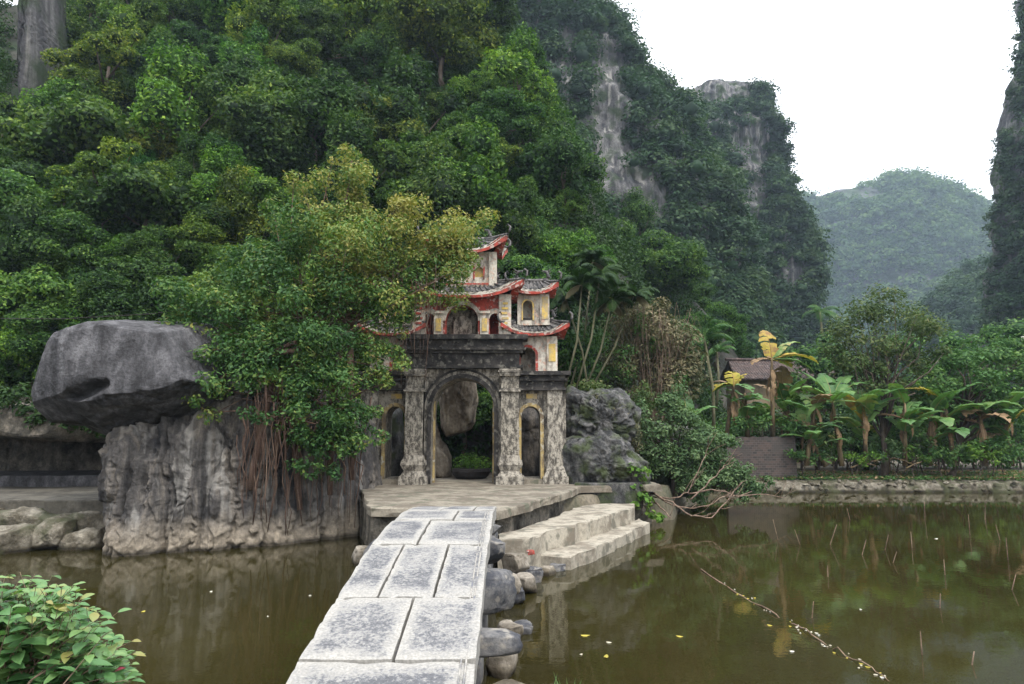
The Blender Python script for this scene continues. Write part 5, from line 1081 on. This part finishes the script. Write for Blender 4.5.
def frond(b_, base, az, el, L, rng, leafl=.42, n=22, droop=1.6, w=.03, tint=.5, hang=.6):
    d = np.array([math.cos(az), math.sin(az), 0]); sd_ = np.array([-d[1], d[0], 0]); p = np.asarray(base, float); mid = [p.copy()]
    for i in range(n):
        p = p + (d * math.cos(el) + np.array([0, 0, math.sin(el)])) * L / n; mid.append(p.copy()); el -= droop / n * (.5 + i / n)
    b_.tube(mid[::3] + [mid[-1]], [.022 * (1 - .8 * k / (n / 3 + 1)) + .004 for k in range(len(mid[::3]) + 1)], 4, .8)
    V = []; Fq = []
    for i in range(3, n + 1):
        s = i / n; ll = leafl * (math.sin(math.pi * min(1, .15 + s * .8)) ** .7) * rng.uniform(.85, 1.1); tdir = mid[i] - mid[i - 1]; tdir /= np.linalg.norm(tdir)
        for sg in (-1, 1):
            for o_ in (0, .33, .66):
                c_ = mid[i] - tdir * L / n * o_; dr = sd_ * sg * .8 + tdir * .55 - np.array([0, 0, hang * rng.uniform(.6, 1.4)]); dr /= np.linalg.norm(dr); k = len(V)
                V += [c_ - tdir * w * .5, c_ + dr * ll * .5 - tdir * w * .6, c_ + dr * ll, c_ + dr * ll * .5 + tdir * w * .6]; Fq.append((k, k + 1, k + 2, k + 3))
    b_.add(V, Fq, float(np.clip(tint + rng.normal() * .12, 0, 1)))
def palm(name, base, top, r, nf, L, label, rng, mat=None, group=None, ll=.42, dead=0, cat='palm'):
    e = empty(name, base, label, cat, group); b_ = MB(); base = np.asarray(base, float); top = np.asarray(top, float)
    b_.tube([base, base * .5 + top * .5 + np.array([.04, 0, 0]) * np.linalg.norm(top - base), top], [r * 1.15, r, r * .8], 8); b_.build('trunk', M_bamboo, e, smooth=True)
    for k in range(nf):
        b_ = MB(); frond(b_, top, 6.28 * k / nf + rng.uniform(-.3, .3), rng.uniform(.1, 1.3), L * rng.uniform(.7, 1.1), rng, ll, tint=.3, droop=2.0); b_.build('frond', mat or M_shrub, e)
    for k in range(dead):
        b_ = MB(); frond(b_, top, rng.uniform(0, 6.28), -.2, L * .8, rng, ll, droop=1.2, tint=.5, hang=1.2); o_ = b_.build('frond', M_dry, e); o_['label'] = 'dead hanging frond'
    return e
rp = np.random.RandomState(9)
for i, (bx, by, tx, ty, Y_, lab) in enumerate([
    (562, 400, 582, 285, 26.0, 'leaning palm stem nearest to the gate'), (572, 402, 600, 275, 26.4, 'second leaning palm stem from the gate'), (580, 402, 612, 300, 26.8, 'third leaning palm stem from the gate'),
    (590, 402, 566, 300, 27.0, 'palm whose stem leans left behind the gate'), (566, 405, 592, 262, 27.6, 'tallest palm of the clump beside the gate'), (585, 400, 634, 296, 27.4, 'palm of the clump leaning far right over the dry brush')]):
    palm('clump_palm', P(bx, by, Y_), P(tx, ty, Y_), .04, 13, 1.15, lab, rp, mat=M_under, group='palms in the clump right of the gate', dead=3 if i in (2, 5) else 1, ll=.42)
palm('slender_palm', P(714, 445, 33), P(704, 338, 33), .08, 10, 1.7, 'thick stemmed areca palm right of the dry brush', rp, group='slender palms behind the garden', ll=.45)
palm('slender_palm', P(716, 410, 40), P(717, 352, 40), .07, 8, 1.4, 'small thin palm in front of the dark slope trees', rp, group='slender palms behind the garden', ll=.4)
palm('slender_palm', P(822, 400, 60), P(820, 312, 60), .12, 10, 2.0, 'tall slender palm left of the sparse olive tree, far back', rp, group='slender palms behind the garden', ll=.6)
# creeper on the step corner
make_tree('creeper', 'heart leaved creeper hanging at the right end of the steps', 'creeper', gp(640, 21.2, .3), lobes_px([(630, 468, 9), (642, 475, 10), (634, 488, 9), (645, 498, 8), (652, 512, 7), (636, 505, 6), (662, 518, 5)], 21.2, 3), .17, M_lime, rng, r=.02, dens=.30, core=False, fill=.5, wid=.8, mindens=12)
make_tree('weed_clump', 'small bright green weed at the gate foot beside the dark boulder', 'weed', gp(598, 21.5, 1.1), lobes_px([(594, 484, 6), (603, 486, 5)], 21.5, 2), .07, M_lime, rng, r=.01, dens=.5, core=False)
# driftwood branches
def branch(b_, pts, r0, r1, rng, twigs=0, tl=.8):
    n = len(pts); fine = []
    for i in range(n - 1):
        for s in np.linspace(0, 1, 4, endpoint=False): fine.append(pts[i] * (1 - s) + pts[i + 1] * s)
    fine.append(pts[-1]); fine = [f + rng.normal(size=3) * .02 for f in fine]; b_.tube(fine, np.linspace(r0, r1, len(fine)), 6)
    for k in range(twigs):
        i = int(rng.randint(len(fine) // 3, len(fine))); d = np.array([rng.uniform(.2, 1), rng.uniform(-.3, .4), rng.uniform(.1, 1.1)]) * tl * rng.uniform(.5, 1)
        b_.tube([fine[i], fine[i] + d * .5 + rng.normal(size=3) * .06, fine[i] + d], [r1 * 1.1, r1 * .7, r1 * .3], 4)
for i, (pp, r0, tw, lab) in enumerate([
    ([(648, 490, 22.4), (672, 502, 21.6), (690, 516, 20.6), (712, 517, 20.4), (728, 500, 20.8), (742, 482, 21.2)], .032, 7, 'pale bare branch curving lowest over the water, from the leaning shrub'),
    ([(648, 492, 22.4), (670, 500, 21.8), (688, 492, 21.8), (702, 465, 22.2), (708, 448, 22.5)], .028, 7, 'bare branch that forks upward in front of the shrub'),
    ([(652, 496, 22.2), (680, 508, 21.2), (700, 508, 21.2), (725, 497, 21.6), (752, 492, 22.0)], .024, 8, 'bare branch reaching far right to the brick wall corner'),
    ([(655, 502, 21.8), (662, 510, 21.2), (672, 518, 20.8)], .03, 1, 'short broken branch pointing down at the creeper'),
    ([(688, 494, 21.9), (712, 490, 22.0), (738, 496, 22.2), (762, 494, 22.6), (785, 498, 23.4)], .028, 6, 'thin twiggy branch lying at the waterline toward the bank'),
    ([(690, 500, 21.6), (710, 482, 22), (722, 468, 22.4), (734, 458, 22.6)], .025, 5, 'thin branch rising toward the brick wall')]):
    b_ = MB(); pts_ = [P(*q) for q in pp]; branch(b_, pts_, r0, .012, rng, tw); tagset(b_.build('fallen_branch', M_twig, None, True, loc=pts_[0]), lab, 'branch', 'bare branches fallen into the pond')
for i, (pp, r0, lab) in enumerate([([(870, 462, 33.0), (895, 458, 33.0), (915, 464, 33.0)], .05, 'brown log lying on the far bank behind the edging'), ([(905, 468, 32.9), (925, 460, 33), (938, 466, 33)], .04, 'second brown log right of the first on the far bank'), ([(850, 468, 32.9), (864, 462, 33), (876, 466, 33)], .045, 'short fallen stalk at the foot of the large banana plant')]):
    b_ = MB(); pts_ = [P(*q) for q in pp]; branch(b_, pts_, r0, .02, rng, 3, .5); tagset(b_.build('log', M_stem, None, True, loc=pts_[0]), lab, 'log', 'logs on the far bank')
def wpt(px, py):                                   # a point on the water
    yc = F * CP - (342 - py) * SP; zc = F * SP + (342 - py) * CP; Y_ = -EYE / (zc / yc); q = P(px, py, Y_); return q
b_ = MB(); pts_ = [wpt(a, c_) + [0, 0, .012] for a, c_ in ((700, 570), (735, 592), (770, 612), (800, 628), (830, 648), (862, 665), (892, 682))]; branch(b_, pts_, .013, .006, rng, 0)
tagset(b_.build('floating_pole', M_twig, None, True, loc=pts_[0]), 'long thin pole floating across the pond with foam and leaves caught along it', 'pole')
M_foam = plain('foam', (0.62, 0.60, 0.52)); M_fleaf = plain('yellow_leaf', (0.42, 0.35, 0.06)); M_pleaf = plain('pale_leaf', (0.5, 0.46, 0.36))
def flake(px, py, s, mat, name, label, cat, group, rz=0.0):
    q = wpt(px, py) + [0, 0, .008]; b_ = MB(); V = [(math.cos(a) * s * (1 + .2 * math.sin(3 * a + px)), math.sin(a) * s * .5, .006 * math.cos(a * 2)) for a in np.linspace(0, 6.28, 11)[:-1]]
    b_.add([(0, 0, .01)] + V, [(0, i + 1, (i + 1) % 10 + 1) for i in range(10)]); o_ = b_.build(name, mat, None, loc=(0, 0, 0)); o_.location = tuple(q); o_.rotation_euler = (0, 0, rz); tagset(o_, label, cat, group); return o_
rf = np.random.RandomState(4)
for k in range(46):
    s = rf.uniform(0, 1) ** .8; a = np.interp(s, [0, .3, .6, 1], [715, 770, 812, 890]); c_ = np.interp(a, [700, 735, 770, 800, 830, 862, 892], [570, 592, 612, 628, 648, 665, 682]) + rf.normal() * 1.6
    flake(a + rf.normal() * 3, c_, rf.uniform(.012, .032), [M_foam, M_pleaf, M_fleaf][k % 3], 'floating_scrap', 'small pale leaf or foam scrap caught along the floating pole', 'debris', 'scraps along the floating pole', rf.uniform(0, 6))
for i, (a, c_, s, mt_, lab) in enumerate([(585, 636, .07, M_fleaf, 'yellow leaf floating right of the bridge, brighter one'), (606, 657, .06, M_fleaf, 'yellow leaf floating nearest to the camera, right of the bridge'), (609, 643, .04, M_pleaf, 'pale leaf between the two yellow ones'), (581, 655, .03, M_pleaf, 'tiny pale leaf close below the brighter yellow leaf'),
    (268, 617, .03, M_foam, 'tiny white petal floating left of the bridge'), (310, 596, .025, M_foam, 'tiny pale petal close to the left bridge edge'), (143, 612, .05, M_fleaf, 'yellow leaf floating beyond the foreground bush'), (680, 637, .05, M_fleaf, 'yellow leaf floating below the long pole'), (211, 592, .03, M_foam, 'small pale petal below the fluted rock'), (770, 626, .04, M_fleaf, 'yellow leaf just left of the long pole'),
    (936, 539, .07, M_foam, 'white petal far out near the reed stalks'), (861, 610, .03, M_foam, 'tiny white petal right of the long pole'), (792, 652, .03, M_foam, 'tiny white petal below the long pole')]):
    flake(a, c_, s, mt_, 'floating_leaf', lab, 'leaf', 'leaves floating on the pond', i * 1.3)
rows_ = [(922, 655, 632, 0), (972, 665, 652, .25), (812, 618, 602, .15), (828, 577, 566, 0), (940, 608, 594, .1), (885, 550, 535, .3), (800, 545, 530, -.3), (862, 555, 540, .35), (893, 563, 552, .4), (912, 548, 532, 0), (970, 535, 515, 0), (1008, 560, 538, 0), (1012, 590, 575, .35), (778, 540, 520, -.2), (830, 545, 525, .4), (1000, 540, 525, -.2), (945, 575, 560, 0), (985, 520, 505, .1), (925, 520, 502, .05), (850, 520, 508, -.2)]
for i, (a, c_, top, ln) in enumerate(rows_):
    q = wpt(a, c_); h = (c_ - top) * M_PX(c_, q[1]); b_ = MB(); b_.tube([(0, 0, -.3), (0, 0, 0), (ln * h, 0, h)], [.009, .009, .006], 6)
    o_ = b_.build('reed_stalk', M_twig, None, True, loc=(0, 0, 0)); o_.location = tuple(q)
    side = 'left' if ln < -.05 else 'right' if ln > .05 else None
    where = ['standing by itself nearest the camera', 'in the lower right corner of the pond', 'close right of the long pole', 'midway between pole and bank', 'in the open water below the dark tree reflection', 'in a loose group off the bank', 'left of the loose group off the bank', 'in the middle of the loose group', 'lowest of the loose group', 'right of the loose group', 'below the dark tree', 'at the right edge of the pond', 'at the right edge, nearer the camera', 'far out below the brick wall', 'second from the left off the bank', 'near the bank under the dark tree', 'below the dark tree, nearer the camera', 'close to the edging on the right', 'close to the edging in the middle', 'close to the edging below the large banana plant'][i]
    tagset(o_, f"{'leaning' if side else 'upright'} broken reed stalk {where}", 'reed', 'broken reed stalks in the pond')
# planter bush behind the arch
e = empty('planter', P(471, 466, 24.2), 'round dark planter with a green bush, seen through the main arch', 'planter')
q = P(471, 466, 24.2); q[2] = 1.2; b_ = MB(); prof = [(0, .50), (.1, .62), (.25, .68), (.34, .66)]; n = 20
V = [(q[0] + r * math.cos(6.283 * k / n), q[1] + r * math.sin(6.283 * k / n), q[2] + z) for z, r in prof for k in range(n)]; b_.add(V, [tuple(r) for r in grid_faces(n, 4, True)] + [tuple(3 * n + k for k in range(n))]); b_.build('pot', M_dark, e)
V, Fq, T = lobe_leaves([(q + np.array([a, 0, .5 + d]), (.32, .32, .25)) for a, d in ((-.35, 0), (0, .1), (.35, .03), (.1, -.08), (-.15, .12), (.5, -.05))], .6, .09, rng); np_obj('crown', V, Fq, M_lime, e, T)
# brick wall, farmhouse
m, t, b, o = newmat('sooty_brick'); g = worldpos(t); br = N(t, 'ShaderNodeTexBrick', Scale=2.3); 
br.inputs['Color1'].default_value = (.085, .06, .05, 1); br.inputs['Color2'].default_value = (.035, .03, .028, 1); br.inputs['Mortar'].default_value = (.10, .09, .08, 1); br.inputs['Mortar Size'].default_value = .018
sw = N(t, 'ShaderNodeSeparateXYZ'); cb = N(t, 'ShaderNodeCombineXYZ'); t.links.new(g.outputs[0], sw.inputs[0]); ad = N(t, 'ShaderNodeMath', operation='ADD'); t.links.new(sw.outputs[0], ad.inputs[0]); t.links.new(sw.outputs[1], ad.inputs[1]); t.links.new(ad.outputs[0], cb.inputs[0]); t.links.new(sw.outputs[2], cb.inputs[1]); t.links.new(cb.outputs[0], br.inputs['Vector'])
n1 = N(t, 'ShaderNodeTexNoise', Scale=1.5, Detail=7.0); t.links.new(g.outputs[0], n1.inputs['Vector'])
c = mixc(t, ramp(t, n1.outputs['Fac'], [(.46, 0.0), (.64, .7)]).outputs[0], br.outputs[0], (.055, .05, .045)); t.links.new(c, b.inputs['Base Color']); b.inputs['Roughness'].default_value = .95; bump(t, br.outputs['Fac'], b, -.5, .02)
q0, q1 = P(727, 475, 32.9), P(796, 475, 33.1); zt = P(760, 437, 33.0)[2]
b_ = MB(); n = 16
for k in range(n):
    s = k / n; a = q0 + (q1 - q0) * s; c_ = q0 + (q1 - q0) * (s + 1 / n); h = zt - (.0 if k > 3 else .0) + .03 * math.sin(k * 2.3)
    b_.add([(a[0], a[1], 0), (c_[0], c_[1], 0), (c_[0], c_[1] + .3, 0), (a[0], a[1] + .3, 0), (a[0], a[1], h), (c_[0], c_[1], h), (c_[0], c_[1] + .3, h), (a[0], a[1] + .3, h)], [(4, 5, 6, 7), (0, 1, 5, 4), (2, 3, 7, 6)] + ([(3, 0, 4, 7)] if k == 0 else []) + ([(1, 2, 6, 5)] if k == n - 1 else []) )
b_.add([(q1[0] - .12, q1[1] - .012, 0), (q1[0] + .06, q1[1] - .004, 0), (q1[0] + .06, q1[1] + 3.2, 0), (q1[0] - .12, q1[1] + 3.2, 0), (q1[0] - .12, q1[1] - .012, zt + .06), (q1[0] + .06, q1[1] - .004, zt + .06), (q1[0] + .06, q1[1] + 3.2, zt - .1), (q1[0] - .12, q1[1] + 3.2, zt - .1)], [(4, 5, 6, 7), (0, 1, 5, 4), (1, 2, 6, 5), (2, 3, 7, 6), (3, 0, 4, 7)])
tagset(b_.build('brick_wall', m, None, loc=q0 * (1, 1, 0)), 'sooty old brick garden wall standing at the pond bank', 'wall')
hq = P(758, 400, 46); e = empty('farmhouse', (hq[0], 46, .6), 'low farmhouse with dark tiled roof half hidden behind the banana plants', 'house')
M_hw = stainmat('ochre_wall', (0.30, 0.235, 0.15), (0.14, 0.11, 0.08), .45, 1.5, .9); M_hr = stainmat('brown_roof_tiles', (0.085, 0.058, 0.05), (0.045, 0.035, 0.032), .5, 2.5, .9, 1.0, extra=(.13, .10, .09), fine=9.0, bdist=.06)
zr_, ze_ = P(760, 361, 48)[2], P(760, 379, 45.5)[2]; xl_, xr_ = P(737, 380, 46)[0], P(842, 380, 46)[0]
b_ = MB(); b_.box(xl_ + .5, xr_ - .5, 46, 50, .4, ze_ + .1); b_.build('wall', M_hw, e)
b_ = MB(); nr_ = 40
for sg in (-1, 1):
    V = []
    for s in (0, .33, .66, 1.0):
        for k in range(nr_ * 2 + 1):
            x = xl_ + (xr_ - xl_) * k / (nr_ * 2); V.append((x + (.35 if k == 0 and s > .9 else 0), 48 + sg * 2.6 * (1 - s), ze_ + (zr_ - ze_) * s - .08 * math.sin(math.pi * s) + (.05 if k % 2 else 0)))
    b_.add(V, [tuple(r) for r in grid_faces(nr_ * 2 + 1, 4)])
    b_.add([(x, y, z - .1) for x, y, z in V], [tuple(r[::-1]) for r in grid_faces(nr_ * 2 + 1, 4)])
rf_ = b_.build('roof', M_hr, e)
b_ = MB(); b_.tube([(xl_ - .1, 48, zr_ + .12), ((xl_ + xr_) / 2, 48, zr_ + .05), (xr_ + .1, 48, zr_ + .12)], .12, 6); b_.build('ridge', M_hr, rf_)
b_ = MB(); x = P(752, 390, 46)[0]; b_.box(x - .5, x + .5, 45.95, 45.998, .4, 2.4); b_.build('door', M_dark, e)
# small shed roof at the right edge
q = P(1047, 344, 60); e = empty('shed', (q[0] + 1, 60, .6), 'small dark shed with a pale metal roof edge at the far right', 'shed')
b_ = MB(); b_.box(q[0] - .5, q[0] + 4, 60, 63, .5, q[2] + .05); b_.build('wall', M_dark, e); b_ = MB(); b_.add([(q[0] - .9, 59.6, q[2]), (q[0] + 4.4, 59.6, q[2] - .1), (q[0] + 4.4, 63.4, q[2] + .9), (q[0] - .9, 63.4, q[2] + 1.0), (q[0] - .9, 59.6, q[2] + .2), (q[0] + 4.4, 59.6, q[2] + .1), (q[0] + 4.4, 63.4, q[2] + 1.1), (q[0] - .9, 63.4, q[2] + 1.2)], [(0, 3, 2, 1), (4, 5, 6, 7), (0, 1, 5, 4), (1, 2, 6, 5), (2, 3, 7, 6), (3, 0, 4, 7)]); b_.build('roof', M_foam, e)
rr2 = np.random.RandomState(3); b_ = MB()
for k in range(420):
    x = rr2.uniform(8.7, 42); a, c_, d = rr2.uniform(.05, .16, 3) * (1, 1, .7); v = ICO_V * (a, c_, d) * (1 + .5 * pn(ICO_V * 1.5 + k))[:, None]
    b_.add(v + np.array([x, 32.15 + rr2.rand() * .9 + .35 * float(pn([[x * .35, 0, 0]])[0]), rr2.uniform(.0, .5)]), [tuple(f) for f in ICO_F])
tagset(b_.build('rubble', M_bankst), 'small broken stones scattered along the right bank edging', 'rubble', kind='stuff')
for i, (spec, lab) in enumerate([([(5, 402, 18), (30, 408, 16), (-10, 420, 14)], 'dark green bush on the rock overhang at the left edge'), ([(55, 410, 15), (75, 418, 14), (40, 420, 12)], 'dark green bush on the overhang just left of the tilted boulder'), ([(95, 425, 12), (110, 432, 10)], 'small bush in the shadow between boulder and overhang')]):
    make_tree('bush', lab, 'bush', P(spec[0][0], 425, 20.6), lobes_px(spec, 20.6, 4), .16, M_under, rng, r=.03, dens=1.3, core=False, fill=.4, wid=.5)
for i, (spec, Y_, mat, L_, ds, lab) in enumerate([
    ([(800, 455, 9), (812, 460, 7)], 32.9, M_shrub, .14, .5, 'low bush on the bank touching the end of the brick wall'),
    ([(850, 456, 8), (862, 460, 8), (872, 455, 7)], 32.9, M_lime, .14, .4, 'light bush on the bank in front of the large banana plant'),
    ([(895, 450, 10), (882, 458, 7)], 32.9, M_willow, .13, .5, 'greyish bush on the bank at the driftwood pile'),
    ([(938, 452, 12), (928, 458, 8), (950, 460, 7)], 33.0, M_shrub, .15, .5, 'rounded bush on the bank left of the dark tree trunk'),
    ([(975, 448, 12), (988, 455, 9)], 32.9, M_lime, .15, .45, 'yellow green bush on the bank right of the dark tree trunk'),
    ([(832, 440, 12), (822, 452, 9)], 33.1, M_banana, .2, .4, 'broad leaved bush on the bank right of the brick wall'),
    ([(915, 432, 12), (905, 445, 9)], 33.6, M_banana, .2, .4, 'broad leaved bush below the sparse olive tree')]):
    make_tree('bush', lab, 'bush', gp(spec[0][0], Y_, .5), lobes_px(spec, Y_, 4), L_, mat, rng, r=.02, dens=ds * 2, core=False, fill=.5, wid=.5)
make_tree('shrub', 'straggly dry shrub draped over the rough rock right of the gate', 'shrub', P(612, 440, 22.9), lobes_px([(600, 400, 10), (618, 412, 12), (630, 428, 12), (612, 432, 9), (636, 446, 9)], 22.7, 4), .10, M_dry, rng, r=.02, dens=.7, core=False, fill=.5, wid=.3, hang=1.0)
# power cable
b_ = MB(); b_.tube([P(-60, 318, 22), P(60, 319, 22), P(150, 314, 22.5), P(260, 300, 23.5)], .012, 5); tagset(b_.build('power_cable', M_dark, None, loc=P(60, 319, 22)), 'thin dark cable crossing in front of the trees above the boulder', 'cable')

# ------------------------------------------------------------------ foreground bush and grass tufts
rq = np.random.RandomState(12)
fb_ = empty('foreground_bush', (-2.5, 3.7, 1.2), 'leafy light green bush in the lower left foreground', 'bush')
stems = MB(); LV, LF, LT = [], [], []; n0 = 0
def near_leaf(c, d, n, L, w):
    d = d / np.linalg.norm(d); s = np.cross(d, n); s /= np.linalg.norm(s) + 1e-9; n = np.cross(s, d); V = []
    for q, ww in ((0, .06), (.22, .8), (.5, 1.0), (.78, .62), (1.0, .02)):
        m_ = c + d * L * q - n * L * .22 * q * q; V += [m_ - s * w * ww * .5 + n * w * .16 * ww, m_, m_ + s * w * ww * .5 + n * w * .16 * ww]
    Fq = []
    for i in range(4): Fq += [(i * 3, i * 3 + 1, i * 3 + 4, i * 3 + 3), (i * 3 + 1, i * 3 + 2, i * 3 + 5, i * 3 + 4)]
    return V, Fq
mbL = MB(); mbR = MB()
tips = []
for k in range(340):
    a = rq.uniform(-60, 138); lim = np.interp(a, [-60, 0, 20, 45, 75, 100, 120, 138], [555, 565, 580, 576, 582, 600, 632, 650]); b2 = lim + abs(rq.normal()) * 40 + 3; Y_ = rq.uniform(3.3, 4.3)
    if b2 > 760: continue
    tips.append(P(a, b2, Y_))
for q in [(52, 576, 3.9), (35, 574, 3.8), (8, 574, 3.6), (75, 586, 3.9), (118, 612, 4.0), (134, 640, 4.0), (20, 572, 3.7)]: tips.append(P(*q))
for tp in tips:
    root = np.array([-2.6 + rq.normal() * .25, 3.8 + rq.normal() * .2, 1.15]); mid = root * .45 + tp * .55 + [0, 0, .12]
    stems.tube([root, mid, tp], [.005, .003, .0014], 4)
    for j in range(11):
        s = 1 - j * .07 - rq.uniform(0, .04); p = mid + (tp - mid) * max(0, s * 1.6 - .6) if s > .4 else mid
        if s > .0: p = root * (1 - s) ** 2 + 2 * mid * s * (1 - s) + tp * s * s
        az = j * 2.4 + rq.uniform(-.5, .5); d = np.array([math.cos(az), math.sin(az), rq.uniform(-.1, .6)]); nn_ = np.array([rq.normal() * .25, rq.normal() * .25 - .25, 1.0]); L = rq.uniform(.07, .125) * (.6 if j == 0 else 1)
        V, Fq = near_leaf(p, d, nn_, L, L * .5)
        (mbL if rq.rand() > .003 else mbR).add(V, Fq, float(np.clip(.48 + rq.normal() * .2 + (.15 if j < 2 else 0), 0, 1)))
mbL.build('foliage', M_bush, fb_, smooth=True); mbR.build('red_leaf', M_red, fb_, smooth=True); stems.build('stem', M_twig, fb_)
for i, (a, lab) in enumerate([(558, 'grass tuft at the bottom edge, left one'), (572, 'grass tuft at the bottom edge, right one')]):
    b_ = MB(); g0 = P(a, 700, 4.55)
    for k in range(9):
        d = np.array([rq.normal() * .05, rq.normal() * .04, rq.uniform(.07, .16)]); p0 = g0 + np.array([rq.normal() * .02, rq.normal() * .02, -.12]); p1 = p0 + d + [0, 0, .06]; w = .005
        b_.add([p0 - [w, 0, 0], p0 + [w, 0, 0], (p0 + p1) / 2 + [w, 0, .01], p1 + d * .3, (p0 + p1) / 2 - [w, 0, -.01]], [(0, 1, 2, 4), (4, 2, 3)], .4)
    tagset(b_.build('grass_tuft', M_bush, None, loc=g0), lab, 'grass', 'grass tufts in front')

# ------------------------------------------------------------------ haze
HZ = True
if HZ:
    b_ = MB(); b_.box(-1700, 1700, -120, 1700, -8, 330); m = bpy.data.materials.new('air_haze'); m.use_nodes = True; t = m.node_tree; t.nodes.clear()
    o = t.nodes.new('ShaderNodeOutputMaterial'); v = t.nodes.new('ShaderNodeVolumePrincipled'); v.inputs['Color'].default_value = (.66, .82, 1.0, 1); v.inputs['Density'].default_value = .00034; v.inputs['Anisotropy'].default_value = 0.2
    t.links.new(v.outputs[0], o.inputs['Volume']); tagset(b_.build('haze', m, None, loc=(0, 0, 0)), kind='stuff', label='pale blue air haze over the whole valley')
